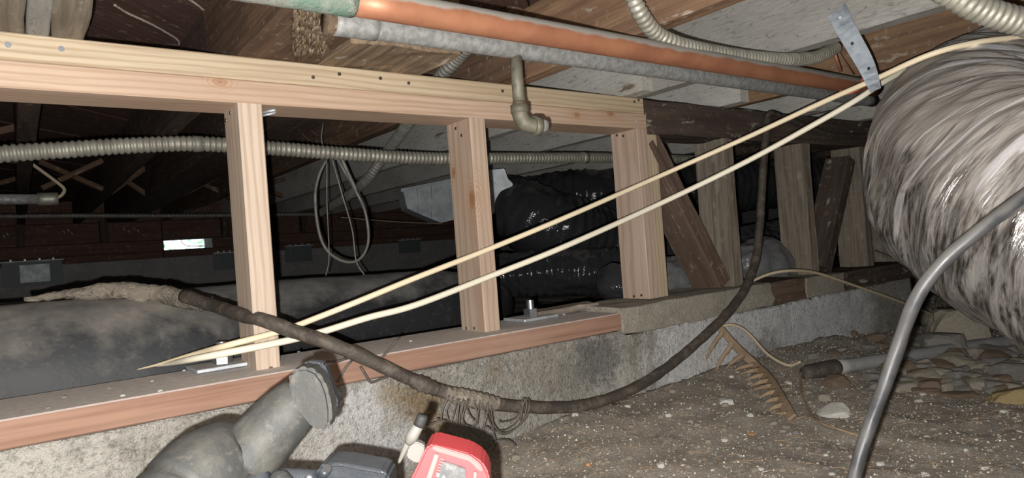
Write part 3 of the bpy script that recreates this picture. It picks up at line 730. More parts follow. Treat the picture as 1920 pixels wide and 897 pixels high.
conduit('flexible_conduit', pts, .0115, M_conduit, 'ribbed conduit dropping from above and passing behind the copper pipe', .0095, .0019)
pts = [dp(1560, -230, .95), dp(1690, -75, .87), dp(1790, -8, .86), dp(1850, 22, .86), dp(1920, 42, .86), dp(2010, 62, .86), dp(2500, 130, .80), dp(3300, 140, .85)]
conduit('flexible_conduit', pts, .0165, M_conduit, 'ribbed conduit crossing the top right corner above the foil duct', .009, .0018)
pts = [onY(870, 95, 1.26), onY(845, 118, 1.28), onY(822, 148, 1.32), onY(790, 195, 1.36), onY(757, 240, 1.42), onY(735, 275, 1.6), onY(690, 335, 1.8), onY(655, 385, 2.0)]
conduit('flexible_conduit', [onY(880, 84, 1.10), onY(858, 108, 1.15), onY(836, 132, 1.19), onY(815, 158, 1.24), onY(792, 190, 1.32), onY(762, 235, 1.5), onY(722, 290, 1.72), onY(672, 352, 1.9), onY(600, 400, 2.6)], .0135, M_conduitd, 'dull ribbed conduit slanting down behind the header centre', .010, .0019)
conduit('flexible_conduit', [onY(-100, 408, 4.2), onY(100, 405, 4.2), onY(300, 405, 4.2), onY(440, 404, 4.2), onY(600, 402, 4.2)], .012, M_conduitd, 'faint distant conduit crossing the dark far left', .02, .002, step=.005, seg=8)
# grey pipe with coupling at the left, cream cable coming out of it
e = empty('grey_pipe', onY(0, 375, 2.6)); tag(e, 'grey conduit pipe with end coupling at the left edge', 'pipe')
kid(tube('pipe', [onY(-140, 374, 2.6), onY(72, 374, 2.6)], .0165, M_galv, seg=16, step=.05), e)
kid(tube('coupling', [onY(70, 374, 2.6), onY(109, 373, 2.6)], .021, M_conduit, seg=16, step=.02), e)
tag(tube('cream_cable', [onY(106, 372, 2.6), onY(116, 366, 2.6), onY(121, 356, 2.6), onY(112, 346, 2.6), onY(80, 322, 2.6), onY(48, 298, 2.6), onY(20, 268, 2.6)], .0055, M_tan, seg=8, step=.01), 'short tan cable bending out of the grey pipe at far left', 'cable')

# ------------------------------------------------------------------ black ducts behind the wall
def wob(amp, fs_=3, ring=0, pitch=.1):
    return lambda i, s, a: amp*noise.noise(Vector((s*fs_, cos(a)*1.5, sin(a)*1.5)))+ring*sin(2*pi*s/pitch)
def film_tube(name, P, rad, mat, label, cat, amp=.012, step=.012, seg=40, fq=9, flat=1, par=None):
    Q = smooth_path(P, step)
    def rf(i, s, a):
        v = Vector((s*fq, cos(a)*1.6, sin(a)*1.6)); w_ = Vector((s*fq*5, cos(a)*3, sin(a)*3))
        rb = .004*sin(2*pi*s/.036) if name == 'film_duct' and amp > .0120 else 0
        return amp*noise.noise(v)+amp*.45*noise.noise(w_)+rb*(.6+noise.noise(v))
    vs, fs = tube_mesh(Q, rad, seg, flat, True, rf); o = mesh(name, vs, fs, mat, par, smooth=True)
    if label: tag(o, label, cat)
    return o
ZG = -.365
A = 1.44
film_tube('black_duct', [(-1.4, A, -.19), (-.6, A, -.19), (-.2, A, -.19), (.05, A, -.187), (.22, A+.01, -.19), (.34, A+.03, -.205), (.42, A+.07, -.235)],
          [(0, .150), (.78, .150), (.88, .14), (.95, .115), (1, .05)], M_pipe, 'large dusty black duct lying behind the sill at left', 'duct', .006, .02, 48, 4)
film_tube('black_duct', [(-1.0, 1.98, -.20), (-.2, 1.98, -.20), (.4, 1.98, -.20), (.9, 2.0, -.205), (1.2, 2.03, -.21), (1.42, 2.12, -.225), (1.5, 2.3, -.25)],
          [(0, .155), (.5, .15), (.8, .14), (1, .10)], M_pipe2, 'long matt black duct further back, receding to the right behind posts', 'duct', .006, .02, 48, 4)
# crumpled cable wrap lying over the near duct
film_tube('torn_wrap', [onY(45, 562, 1.44), onY(110, 555, 1.43), onY(180, 548, 1.42), onY(245, 547, 1.41), onY(300, 553, 1.40), onY(345, 561, 1.36), onY(395, 573, 1.28)],
          [(0, .002), (.3, .013), (.55, .018), (.8, .016), (1, .013)], M_mud, 'muddy torn wrapping over the duct where the black cable starts', 'wrapping', .006, .006, 16, 30)
# boot and shiny film duct
bt = empty('duct_boot', onY(800, 370, 3.0)); tag(bt, 'pale sheet metal duct boot behind and left of the second post', 'duct boot')
Yb = 2.9
P1 = [onY(756, 358, Yb), onY(800, 348, Yb), onY(852, 338, Yb), onY(852, 412, Yb), onY(828, 418, Yb), onY(795, 405, Yb), onY(764, 391, Yb)]
kid(prism('boot_body', P1, (.05, .16, 0), M_boot, bev=.002), bt)
P1 = [onY(752, 354, Yb-.01), onY(852, 334, Yb-.01), onY(852, 340, Yb-.01), onY(752, 360, Yb-.01)]
kid(prism('boot_flange', P1, (.05, .18, 0), M_boot, bev=.0005), bt)
for x_ in (782, 808): kid(cyl('seam', onY(x_, 352 if x_ < 790 else 345, Yb-.002), onY(x_+1, 398 if x_ < 790 else 409, Yb-.002), .002, M_plate, seg=6), bt)
kid(prism('boot_collar', [dp(x, y, 2.78) for x, y in ((890, 322), (946, 316), (952, 335), (962, 345), (955, 372), (946, 392), (925, 402), (890, 402))], fw*.12, M_boot, bev=.003), bt)
kid(prism('boot_neck', [dp(850, 342, 2.92), dp(900, 332, 2.86), dp(900, 396, 2.86), dp(850, 406, 2.92)], fw*.16, M_boot, bev=.003), bt)
d1 = [dp(935, 372, 2.98), dp(970, 396, 2.88), dp(1030, 425, 2.85), dp(1100, 450, 2.92), dp(1180, 470, 3.05), dp(1300, 480, 3.3)]
film_tube('film_duct', d1, [(0, .09), (.06, .13), (.2, .16), (.5, .16), (1, .15)], M_poly, 'shiny black film duct curving right from the metal boot', 'duct', .0121, .006, 96, 7)
film_tube('film_duct', [dp(960, 380, 3.5), dp(1040, 372, 3.4), dp(1120, 368, 3.35), dp(1250, 358, 3.4), dp(1400, 345, 3.5), dp(1600, 325, 3.8)], [(0, .10), (.1, .135), (1, .15)], M_poly, 'second shiny black film duct, highest, running behind the old studs', 'duct', .0121, .006, 96, 7)
film_tube('film_duct', [dp(885, 520, 2.75), dp(960, 514, 2.7), dp(1060, 510, 2.65), dp(1160, 506, 2.65), dp(1300, 488, 2.7), dp(1420, 465, 2.8), dp(1520, 445, 3.0)], [(0, .06), (.08, .09), (1, .10)], M_poly, 'third shiny black film duct, lowest, just above the ground', 'duct', .0121, .006, 96, 7)
d3 = [dp(835, 430, 3.1), dp(850, 408, 3.0), dp(868, 398, 2.95)]
film_tube('film_duct', [dp(1125, 530, 1.95), dp(1160, 532, 1.92), dp(1215, 532, 1.95), dp(1262, 520, 2.05)], [(0, .03), (.15, .055), (.8, .06), (1, .03)], M_poly, 'small wrapped black film roll low behind the third new post', 'duct', .0119, .008, 40, 14)
def crumple(name, px, py, d, sx, sy, sz, mat, label, cat, seed=0, amp=.35, sub=5):
    bm = bmesh.new(); bmesh.ops.create_icosphere(bm, subdivisions=sub, radius=1)
    for v in bm.verts:
        c = v.co.copy(); n = noise.ridged_multi_fractal(c*1.3+Vector((seed, 0, 0)), 1, 2.1, 4, 1, 2) if hasattr(noise, 'ridged_multi_fractal') else 0
        v.co = c*(1-amp*.5+amp*.35*n); v.co = Vector((v.co.x*sx, v.co.y*sy, v.co.z*sz))
    o = bm_obj(name, bm, mat, None, True); o.location = dp(px, py, d) if d else gp(px, py); tag(o, label, cat); return o
crumple('plastic_bag', 1430, 505, 2.15, .16, .10, .105, M_bag, 'crumpled pale plastic bag between first and second old studs', 'bag', 3)
crumple('plastic_sheet', 1262, 528, 1.95, .12, .08, .075, M_bag, 'folded grey plastic sheet behind foot of the long brace', 'plastic sheet', 9)

# ------------------------------------------------------------------ hanging loop of cable and wires, behind first bay
YL = 1.75
def cab(name, P, r, mat, label, cat='cable', Y=None, step=.008, seg=8, flat=1.0, rfun=None):
    Q = [onY(p[0], p[1], Y) if Y is not None else (onY(*p) if p[2] > 0 else dp(p[0], p[1], -p[2])) for p in P]
    return tag(tube(name, Q, r, mat, seg=seg, step=step, flat=flat, rfun=rfun), label, cat)
cab('hanging_cable', [(612, 300), (598, 330), (591, 370), (597, 430), (612, 468), (640, 489), (668, 490), (686, 470), (691, 440), (684, 395), (668, 360), (645, 320), (632, 296)], .0042, M_conduitd, 'long hanging loop of grey cable under the ribbed conduit', Y=YL)
cab('hanging_cable', [(640, 296), (655, 330), (668, 358)], .0055, M_conduitd, 'short perforated grey strip beside the top of the cable loop', Y=YL-.015)
cab('hanging_wire', [(607, 225), (603, 262), (612, 296), (613, 380), (617, 480), (611, 517)], .0016, M_conduitd, 'thin dangling wire inside the loop, left one', Y=YL-.02)
cab('hanging_wire', [(622, 296), (640, 360), (660, 430), (668, 490), (684, 517)], .0022, M_conduitd, 'thin dangling wire crossing the loop, right one', Y=YL-.03)
cab('string', [(640, 408), (740, 416), (830, 420)], .0015, M_tan, 'thin pale string running to the metal boot', 'string', Y=2.9)

# ------------------------------------------------------------------ heavy black cable
def lump(i, s, a): return .0014*noise.noise(Vector((s*30, cos(a), sin(a))))+.0006*noise.noise(Vector((s*110, 2*cos(a), 2*sin(a))))
hv = empty('heavy_cable', onY(1050, 764, .98)); tag(hv, 'thick dirty black cable sagging across the whole wall to the header', 'cable')
P = [(345, 556, 1.33), (400, 573, 1.25), (450, 590, 1.15), (500, 603, 1.085), (560, 625, 1.06), (620, 645, 1.03), (690, 675, 1.015), (760, 707, 1.0), (830, 735, .985), (900, 752, .975), (970, 763, .97), (1050, 765, .965),
     (1120, 755, .965), (1190, 728, .97), (1250, 690, .98), (1310, 640, .99), (1360, 592, 1.0), (1395, 545, 1.02), (1416, 490, 1.04), (1424, 430, 1.05), (1428, 360, 1.055), (1433, 290, 1.06), (1437, 240, 1.065), (1440, 215, 1.07)]
kid(tube('cable_jacket', [onY(*p) for p in P], [(0, .0115), (1, .0108)], M_black, seg=16, step=.006, rfun=lump), hv)
kid(tube('tape_wrap', [onY(x, y, Y-.004) for x, y, Y in ((835, 737, .985), (870, 746, .98), (905, 753, .975), (935, 758, .973))], [(0, .011), (.3, .0155), (.7, .0145), (1, .011)], M_mud, seg=16, step=.004, rfun=lambda i, s, a: .0014*sin(s*500+a)), hv)
kid(tube('tape_wrap', [onY(x, y, Y-.003) for x, y, Y in ((770, 712, 1.0), (795, 722, .99), (820, 731, .985))], [(0, .011), (.4, .014), (1, .011)], M_black, seg=16, step=.004, rfun=lambda i, s, a: .0014*sin(s*500+a)), hv)
kid(tube('cable_top', [onY(1437, 222, 1.065), onY(1443, 213, 1.06), onY(1460, 216, 1.065), onY(1520, 240, 1.075), onY(1570, 254, 1.08), (onY(1640, 256, 1.08))], .0085, M_black, seg=12, step=.008), hv)
# bundle of thin wires tied to it
wr = [[(842, 742), (830, 768), (826, 788), (810, 795), (792, 797)], [(850, 745), (838, 772), (840, 790), (825, 787), (818, 785)], [(858, 748), (846, 790), (830, 812), (810, 815), (800, 822)],
      [(862, 748), (856, 795), (858, 806), (842, 824)], [(868, 748), (862, 790), (872, 820), (890, 835), (900, 842)], [(870, 750), (866, 780), (875, 800), (892, 798), (896, 775), (900, 750)],
      [(872, 752), (880, 778), (890, 790)], [(878, 748), (868, 788), (884, 808), (902, 823)], [(905, 756), (910, 785), (905, 806), (912, 800), (925, 808), (950, 806), (970, 790), (978, 765), (980, 748), (986, 752), (984, 775), (970, 800), (948, 815), (935, 812)],
      [(912, 758), (922, 790), (940, 812), (965, 805), (985, 785), (994, 758), (990, 748), (982, 756), (975, 790)], [(920, 760), (924, 790), (926, 812), (924, 830), (912, 842), (902, 850)], [(898, 838), (892, 832), (905, 830), (922, 834), (935, 826), (955, 826), (968, 836)],
      [(905, 760), (920, 795), (930, 830), (925, 846)], [(978, 762), (965, 785), (942, 792), (935, 790)], [(915, 756), (913, 780), (906, 803)], [(890, 752), (895, 780), (885, 800), (875, 798)]]
for k, p in enumerate(wr):
    Y = .955-.006*(k % 4)
    kid(tube('thin_wire', [onY(x+random.uniform(-1, 1), y, Y+random.uniform(-.004, .004)) for x, y in p], .0014, M_wire, seg=6, step=.004), hv)
for P, lb in (([(612, 679), (635, 678), (650, 672)], 'short bent tie wire beside the grey tool foot'), ([(661, 675), (648, 690), (632, 718)], 'short dark wire stub pointing down below the black cable'),
              ([(712, 676), (730, 655), (748, 633)], 'short dark wire stub pointing up above the black cable'), ([(676, 688), (688, 708), (696, 718), (712, 712), (730, 705)], 'bent V shaped wire stub under the black cable')):
    cab('wire_stub', P, .0022, M_wire, lb, 'wire', Y=1.03)
# ------------------------------------------------------------------ pair of light cables
cab('light_cable', [(255, 694, 1.26), (300, 683, 1.22), (370, 663, 1.15), (430, 647, 1.09), (530, 620, 1.085), (600, 594, 1.08), (680, 562, 1.06), (780, 521, 1.05), (920, 466, 1.04), (1060, 408, 1.0), (1240, 329, .95), (1400, 258, -1.38), (1540, 193, -1.28), (1640, 149, -1.19), (1740, 104, -1.12), (1830, 80, -1.10), (1930, 68, -1.12), (2000, 60, -1.15)], [(0, .001), (.04, .0035), (.1, .0052), (1, .0052)], M_cream,
    'warm cream cable, upper of the pair, running over the foil duct')
cab('light_cable', [(290, 688, 1.24), (320, 682, 1.19), (360, 674, 1.12), (430, 661, 1.08), (530, 641, 1.075), (600, 624, 1.07), (690, 596, 1.06), (780, 572, 1.05), (920, 518, 1.04), (1060, 462, 1.0), (1240, 381, .95), (1400, 303, -1.40), (1540, 226, -1.33), (1610, 185, -1.30), (1650, 158, -1.30), (1700, 130, -1.32)], [(0, .001), (.04, .004), (.1, .0058), (1, .0058)], M_cream2,
    'ivory cable, lower of the pair, ending behind the foil duct')

# ------------------------------------------------------------------ foil duct at the right
def foil_duct():
    P = [dp(2250, 60, 1.50), dp(2050, 120, 1.42), dp(1900, 185, 1.30), dp(1818, 262, 1.13), dp(1850, 347, .97), dp(1975, 418, .85), dp(2150, 475, .76), dp(2330, 540, .70)]
    Q = smooth_path(P, .0035); seg = 120
    def rf(i, s, a):
        v = Vector((s*26, cos(a)*1.1, sin(a)*1.1)); v2 = Vector((s*10, cos(a)*1.4, sin(a)*1.4)); v3 = Vector((s*120, cos(a)*5, sin(a)*5))
        return .0075*(1-2*abs(noise.noise(v)))+.008*noise.noise(v2)+.0012*noise.noise(v3)
    vs, fs = tube_mesh(Q, .148, seg, 1, True, rf, upv=(0, 0, 1))
    o = mesh('foil_duct', vs, fs, M_foil, smooth=True)
    uv = o.data.uv_layers.new(name='UVMap'); n = len(Q)
    for li, l in enumerate(o.data.loops):
        v = l.vertex_index; i, j = divmod(v, seg); uv.data[li].uv = (i/n, 2*abs(j/seg-.5))
    tag(o, 'big crinkled silver foil duct bending down at the right', 'duct')
foil_duct()
# grey jacketed cable in front of it
e = empty('grey_cable', dp(1700, 600, .7)); tag(e, 'thick shiny grey cable drooping in front of the foil duct', 'cable')
P = [dp(3300, 60, .80), dp(2500, 80, .66), dp(2170, 190, .61), dp(2010, 290, .60), dp(1930, 362, .60), (dp(1860, 415, .60)), dp(1790, 472, .61), dp(1745, 520, .62), dp(1712, 575, .63), dp(1688, 640, .64), dp(1662, 715, .645), dp(1636, 785, .65), dp(1614, 850, .65), dp(1598, 915, .65), dp(1585, 990, .65)]
kid(tube('jacket', P, .0066, M_greycab, seg=14, step=.006, rfun=lambda i, s, a: .0007*noise.noise(Vector((s*60, cos(a), sin(a))))-.0012*max(0, cos(a))**8), e)

# ------------------------------------------------------------------ things on the ground at right
P = [gp(1570, 700), gp(1700, 680), gp(1820, 660), gp(1960, 640), gp(2100, 622)]
P = [p+Vector((0, 0, .014)) for p in P]
e = empty('ground_pipe', P[0]); tag(e, 'grey plastic pipe with a black end lying on the dirt', 'pipe')
kid(tube('pipe', P, .0165, M_dconc, seg=16, step=.03), e)
q = gp(1508, 712)+Vector((0, 0, .014))
kid(tube('black_end', [q, q.lerp(P[0], .5), P[0]+(P[0]-q)*.02], [(0, .014), (.1, .018), (.9, .019), (1, .017)], M_black, seg=16, step=.005), e)['label'] = 'black rubber end'
tag(tube('tan_cable', [onY(1405, 530, 1.10), onY(1440, 515, 1.06), onY(1480, 508, 1.02), onY(1530, 512, 1.0), onY(1600, 535, .98), onY(1690, 567, .95), onY(1765, 598, .93), onY(1835, 632, .90), gp(1870, 655)+Vector((0, 0, .01))], .0045, M_tan, seg=8, step=.01), 'stiff tan cable arching from old sill down to the dirt', 'cable')
tag(tube('thin_cable', [onY(1640, 470, 1.08), onY(1700, 498, 1.0), onY(1760, 545, .95), onY(1830, 592, .92), gp(1910, 632)+Vector((0, 0, .004))], .0022, M_wire, seg=8, step=.01), 'thin dark cable slanting from last stud to the dirt', 'cable')
tag(tube('brown_wire', [onY(1352, 612, 1.0), onY(1375, 610, .985), onY(1402, 624, .97), onY(1440, 665, .95), gp(1478, 690)+Vector((0, 0, .006)), gp(1503, 694)+Vector((0, 0, .02))], .0035, M_tan, seg=8, step=.006), 'brown wire curving from rusty comb strap to the pipe end', 'wire')
tag(tube('brown_wire', [gp(1503, 702)+Vector((0, 0, .012)), gp(1503, 740)+Vector((0, 0, .006)), gp(1518, 775)+Vector((0, 0, .005)), gp(1535, 795)+Vector((0, 0, .004)), gp(1580, 812)+Vector((0, 0, .004)), gp(1640, 828)+Vector((0, 0, .002))], .0025, M_rust, seg=8, step=.006), 'thin rusty wire trailing over dirt below the pipe end', 'wire')
# rusty comb strap
cb = empty('comb_strap', gp(1420, 720)); tag(cb, 'rusty toothed strap leaning from foundation to the dirt', 'metal strap')
sp = [onY(1350, 615, 1.0), onY(1378, 648, .985), onY(1412, 682, .965), gp(1442, 725)+Vector((0, 0, .016)), gp(1468, 765)+Vector((0, 0, .01)), gp(1484, 790)+Vector((0, 0, .004))]
sq = smooth_path(sp, .006)
kid(tube('strap_spine', sp, [(0, .008), (.4, .013), (1, .013)], M_rust, seg=10, step=.006, flat=.25, upv=rt), cb)
for k in range(12):
    c = sq[int((k+.4)/12.2*(len(sq)-1))]; d = c.dot(fw)
    u = Vector(((c.dot(rt))/d*F+960, 448.5-c.dot(up)/d*F))
    ln = 62 if k < 8 else 46
    end = ray(u.x-ln*.52, u.y+ln*.85)*(d-.004); g_ = gz(end.x, end.y)
    if end.z < g_+.002: end.z = g_+.002
    mid = c.lerp(end, .5)+ray(u.x-5, u.y)*0-up*0-rt*.005
    kid(tube('tooth', [c, mid, end], [(0, .006), (.5, .0055), (1, .002)], M_rust, seg=6, step=.005, flat=.5, upv=rt), cb)

rockme = []
for k in range(6):
    bm = bmesh.new(); bmesh.ops.create_icosphere(bm, subdivisions=3, radius=1)
    for v in bm.verts:
        c = v.co.copy(); v.co = c*(1+.28*noise.noise(c*1.1+Vector((k*9, 0, 0)))+.12*noise.noise(c*3.2+Vector((k*9, 4, 0))))
        v.co = Vector([max(-.8, min(.8, q)) for q in v.co])
    me = bpy.data.meshes.new('stone'); bm.to_mesh(me); bm.free(); rockme.append(me)
def rock(name, px, py, w_, h_, mat, label, group=None, cat='stone', flatz=None):
    c = gp(px, py); d = c.dot(fw); sx = w_*d/F/2*1.15; sz = h_*d/F/2*1.1
    me = random.choice(rockme).copy() if mat else None; me.materials.append(mat)
    o = bpy.data.objects.new(name, me); C.objects.link(o)
    o.scale = (sx, sx*.8, max(.003, min(sz, sx))); o.rotation_euler = (random.uniform(-.25, .25), random.uniform(-.25, .25), random.uniform(0, .8)-.4-YAW)
    o.location = c+Vector((0, 0, sz*.25)); tag(o, label, cat, group); return o
rock('stone', 1795, 640, 98, 110, M_stone, 'large pale ragged stone at the end of the tan cable')
rock('stone', 1768, 660, 78, 60, M_stone3, 'smooth grey stone just below the large pale ragged stone')
rock('chalk_lump', 1562, 780, 62, 26, M_stone4, 'white chalky slab in the dirt under the pipe', cat='lump')
rock('stone', 1900, 752, 90, 36, m_speck('ochre_stone', [(.36, .28, .13), (.26, .2, .11), (.42, .33, .18)], 50, .6), 'flat ochre stone at the right edge below the pipe')
rock('stone', 1900, 705, 80, 40, M_stone3, 'flat grey stone at the right edge above the ochre one')
rock('brick_piece', 1570, 725, 46, 34, M_stone2, 'brown broken brick piece under the black pipe end', cat='brick piece')
rock('stone', 1545, 752, 26, 22, M_stone, 'round pale stone left of the white chalky slab')
rock('foil_scrap', 1362, 758, 28, 16, M_stone4, 'crumpled white scrap in the dirt left of the comb strap', cat='scrap')
rock('stone', 968, 862, 20, 16, M_stone, 'pale broken stone right of the tangled wires')
rock('stone', 845, 858, 38, 34, M_stone3, 'cracked grey stone beside the red device')
rock('chip', 1103, 874, 9, 8, M_orange, 'small orange chip in foreground dirt', cat='chip')
rock('chip', 1408, 817, 16, 7, M_orange, 'flat orange wood chip in the dirt below the comb strap', cat='chip')
rock('stone', 1180, 862, 14, 12, M_stone, 'round tan pebble right of the small orange chip')
CN = {'pale_stone': 'tan', 'brown_stone': 'brown', 'grey_stone': 'grey', 'chalk': 'white'}
mats = [M_stone, M_stone2, M_stone3, M_stone, M_stone3]
for k in range(75):
    px = random.uniform(1640, 1915); py = random.uniform(655, 745)
    rock('rubble_piece', px, py, random.uniform(22, 70), random.uniform(12, 28), (mm := random.choice(mats)), '%s flat rubble piece heaped by the grey pipe' % CN[mm.name], '%s rubble heaped around the grey pipe' % CN[mm.name], 'rubble')
for k in range(14):
    px = random.uniform(1500, 1760); py = random.uniform(622, 672)
    rock('rubble_piece', px, py, random.uniform(20, 45), random.uniform(8, 18), (mm := random.choice([M_stone3, M_stone2])), 'dull %s rubble piece on slope above the grey pipe' % CN[mm.name], '%s rubble above the grey pipe' % CN[mm.name], 'rubble')
for k in range(170):
    px = random.uniform(1000, 1915); py = random.uniform(700+max(0, (1250-px)*.25), 893); s = random.uniform(5, 15)
    rock('pebble', px, py, s, s*.7, (mm := random.choice([M_stone, M_stone4, M_stone3, M_stone])), 'small %s pebble loose in the foreground dirt' % CN[mm.name], '%s pebbles in the foreground dirt' % CN[mm.name], 'pebble')
for k in range(16):
    px = random.uniform(560, 1150); py = random.uniform(560, 640)-max(0, (px-900))*.12; s = random.uniform(4, 9)
    rock('pebble', px, py, s, s*.6, random.choice([M_stone, M_stone3]), 'small pebble on the dark dirt behind the sill', 'pebbles behind the sill', 'pebble')
# grit: thousands of grains
def grit(name, n, xr, yr, smin, smax, mat, label):
    vs, fs = [], []
    for _ in range(n):
        x, y = random.uniform(*xr), random.uniform(*yr)
        if 1.03 < y < 1.25 and x < 2.55: continue
        if sqrt(x*x+y*y) < .5: continue
        s = random.uniform(smin, smax)*random.uniform(.5, 1); z = gz(x, y)
        a = random.uniform(0, 6.3); i = len(vs)
        for q in range(3): vs.append((x+s*cos(a+q*2.1)*random.uniform(.6, 1.3), y+s*sin(a+q*2.1), z-s*.3))
        vs.append((x+random.uniform(-.3, .3)*s, y, z+s*random.uniform(.4, .9)))
        fs += [(i, i+1, i+3), (i+1, i+2, i+3), (i+2, i, i+3)]
    tag(mesh(name, vs, fs, mat), label, 'grit', kind='stuff')
grit('pale_grit', 22000, (.35, 3.2), (.3, 2.2), .001, .0048, M_stone, 'pale grit and gravel scattered over the dirt')
grit('chalk_grit', 7000, (.35, 3.2), (.3, 1.3), .001, .0035, M_stone4, 'whitish crumbs scattered over the near dirt')
grit('brown_grit', 16000, (.35, 3.2), (.3, 2.2), .0012, .005, M_stone2, 'brown wood crumbs and grit scattered over the dirt')
vs, fs = [], []
for _ in range(420):
    px, py = random.uniform(880, 1900), random.uniform(680, 895)
    c = gp(px, py); a = random.uniform(-1.2, 1.2); L = random.uniform(.008, .035); d = Vector((cos(a), sin(a), 0))*L
    e_ = c+d; e_.z = gz(e_.x, e_.y)+.002; c.z += .0015
    q, w_ = tube_mesh([c, c.lerp(e_, .5)+Vector((0, 0, .002)), e_], .0007, 4); i = len(vs); vs += q; fs += [tuple(x+i for x in f) for f in w_]
tag(mesh('splinters', vs, fs, M_rust), 'thin wood splinters scattered on the dirt', 'splinters', kind='stuff')
for k, (px, py) in enumerate(((205, 728), (285, 715), (300, 733), (230, 742), (120, 745), (345, 695), (1057, 590), (400, 712), (620, 655), (560, 660), (90, 765), (770, 640))):
    c = onZ(px, py, ZS+.001); me = random.choice(rockme).copy(); me.materials.append(random.choice([M_stone, M_stone4]))
    o = bpy.data.objects.new('crumb', me); C.objects.link(o); s = random.uniform(.0015, .003); o.scale = (s*1.5, s, s*.8); o.location = c
    tag(o, 'tiny pale crumb lying on the dusty new sill', 'crumb', 'crumbs on the new sill')

# ------------------------------------------------------------------ tools in the foreground
tl = empty('power_tool', dp(480, 830, .6)); tag(tl, 'dusty grey power tool, its flared handle foot leaning at the sill', 'tool')
kid(tube('grip', [dp(455, 868, .575), dp(500, 815, .585), (dp(545, 768, .592)), dp(568, 745, .597)], [(0, .031), (.35, .0275), (.7, .026), (1, .022)], M_tool, seg=32, step=.004, rfun=lambda i, s, a: .0006*sin(s*520)*max(0, noise.noise(Vector((s*20, cos(a), sin(a))))+.2)), tl)
kid(tube('motor_housing', [dp(285, 1010, .50), dp(330, 945, .53), dp(375, 895, .55), dp(430, 855, .575), (dp(470, 838, .585))], [(0, .034), (.3, .037), (.6, .037), (.85, .032), (1, .020)], M_tool, seg=32, step=.005, rfun=lambda i, s, a: -.0025 if .036 < s < .043 else 0), tl)
foot = [dp(x, y, .568) for x, y in ((538, 716), (541, 700), (556, 690), (575, 688), (594, 697), (607, 715), (616, 740), (621, 770), (621, 795), (612, 808), (598, 811), (584, 805), (560, 775), (545, 745))]
kid(prism('handle_foot', foot, fw*.022, M_tool, bev=.006, segs=4), tl)
clip_ = [dp(x, y, .592) for x, y in ((566, 684), (574, 678), (600, 680), (608, 684), (634, 758), (630, 768), (622, 768), (600, 700), (575, 690))]
kid(prism('belt_clip', clip_, fw*.012, M_toolb, bev=.002), tl)['label'] = 'black edged clip'
kid(prism('clip_latch', [dp(x, y, .585) for x, y in ((616, 722), (621, 726), (628, 757), (624, 764), (617, 750))], fw*.004, M_blk, bev=.0008), tl)
kid(cyl('tool_nose', dp(305, 975, .51), dp(200, 1160, .46), .03, M_tool, seg=24), tl)
bt2 = empty('black_case', dp(665, 890, .55)); tag(bt2, 'blue black plastic tool body poking up at the bottom edge', 'tool')
kid(prism('case_body', [dp(x, y, .56) for x, y in ((591, 892), (595, 878), (608, 870), (640, 870), (718, 884), (728, 890), (730, 905), (735, 990), (585, 990))], fw*.035, M_toolb, bev=.004, segs=3), bt2)
kid(tube('boss', [dp(613, 881, .565)-fw*.012, dp(613, 881, .565)+fw*.002], .0062, M_toolb, seg=20, step=.004, flat=.7), bt2)
kid(cyl('boss_recess', dp(613, 879, .552), dp(613, 879, .556), .0036, M_blk, seg=16), bt2)
kid(tube('cross_bar', [dp(525, 893, .575), dp(595, 897, .575)], .007, M_toolb, seg=16, step=.01), bt2)
kid(tube('round_lobe', [dp(470, 960, .56), dp(487, 905, .56), dp(500, 888, .565)], [(0, .018), (.6, .016), (1, .006)], M_toolb, seg=20, step=.003), bt2)
kid(tube('round_lobe', [dp(530, 960, .56), dp(527, 905, .56), dp(515, 893, .565)], [(0, .015), (.6, .012), (1, .005)], M_tool, seg=20, step=.003), bt2)
rd = empty('red_device', dp(850, 880, .5)); tag(rd, 'red boxy device with grey front panel and lever at bottom edge', 'tool')
db = .50
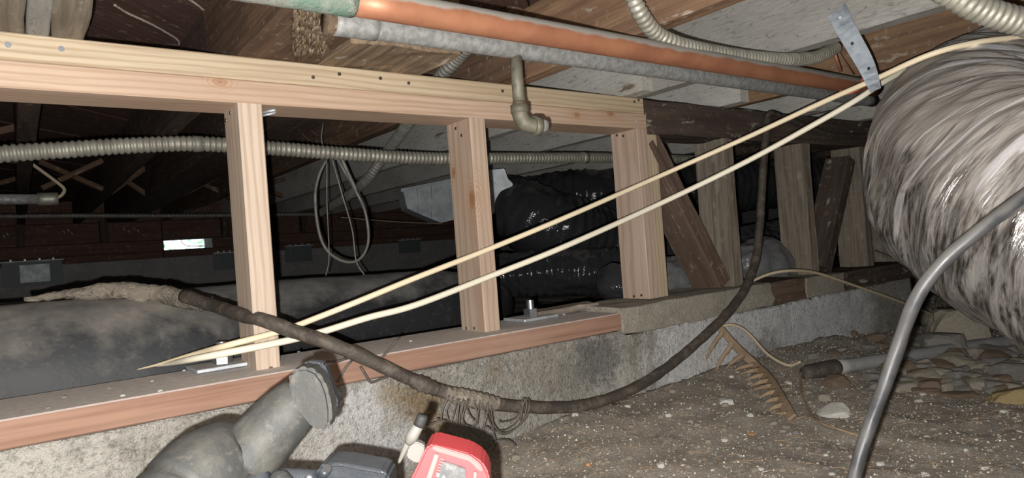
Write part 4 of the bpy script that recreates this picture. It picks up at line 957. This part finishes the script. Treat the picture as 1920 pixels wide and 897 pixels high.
kid(prism('red_shell', [dp(x, y, db) for x, y in ((797, 843), (803, 836), (812, 834), (880, 852), (905, 868), (917, 890), (925, 1010), (750, 1010), (768, 905))], fw*.035, M_red, bev=.0035, segs=3), rd)
kid(prism('top_rim', [dp(x, y, db-.003) for x, y in ((808, 842), (815, 836), (880, 855), (900, 870), (908, 885), (898, 884), (880, 866), (820, 848))], fw*.004, M_redl, bev=.0008), rd)
kid(prism('pale_stripe', [dp(x, y, db-.003) for x, y in ((815, 852), (823, 854), (806, 905), (797, 905))], fw*.003, M_lgrey, bev=.0004), rd)
kid(prism('grey_panel', [dp(x, y, db-.003) for x, y in ((831, 866), (850, 872), (872, 880), (874, 905), (818, 905))], fw*.003, M_panel, bev=.0004), rd)
kid(prism('pale_stripe', [dp(x, y, db-.003) for x, y in ((889, 885), (894, 887), (892, 905), (887, 905))], fw*.003, M_lgrey, bev=.0004), rd)
for x, y in ((821, 892), (832, 896)): kid(cyl('white_dot', dp(x, y, db-.005), dp(x, y, db-.003), .0011, M_wht, seg=12), rd)
for k in range(6):   # worn lettering beside the panel, not legible
    x, y = 826-k*1.6, 860+k*5.2
    kid(prism('print_mark', [dp(x, y, db-.0035), dp(x+7, y+2, db-.0035), dp(x+6.5, y+3.6, db-.0035), dp(x-.5, y+1.6, db-.0035)], fw*.001, M_lgrey, bev=0), rd)
kid(prism('lever_plate', [dp(x, y, db+.01) for x, y in ((768, 830), (786, 830), (797, 838), (788, 868), (778, 869), (762, 858))], fw*.008, M_lgrey, bev=.001), rd)
kid(tube('lever_arm', [dp(785, 798, db), dp(775, 815, db), dp(766, 830, db+.003)], [(0, .0040), (.6, .0048), (1, .0032)], M_lgrey, seg=16, step=.002), rd)
kid(tube('lever_tip', [dp(766, 828, db+.003), dp(757, 848, db+.004), dp(748, 868, db+.006)], [(0, .0028), (1, .0012)], M_lgrey, seg=12, step=.002), rd)
kid(tube('black_cap', [dp(793, 778, db), dp(790, 787, db), dp(785, 799, db)], [(0, .0033), (.2, .0043), (1, .0044)], M_blk, seg=16, step=.002), rd)
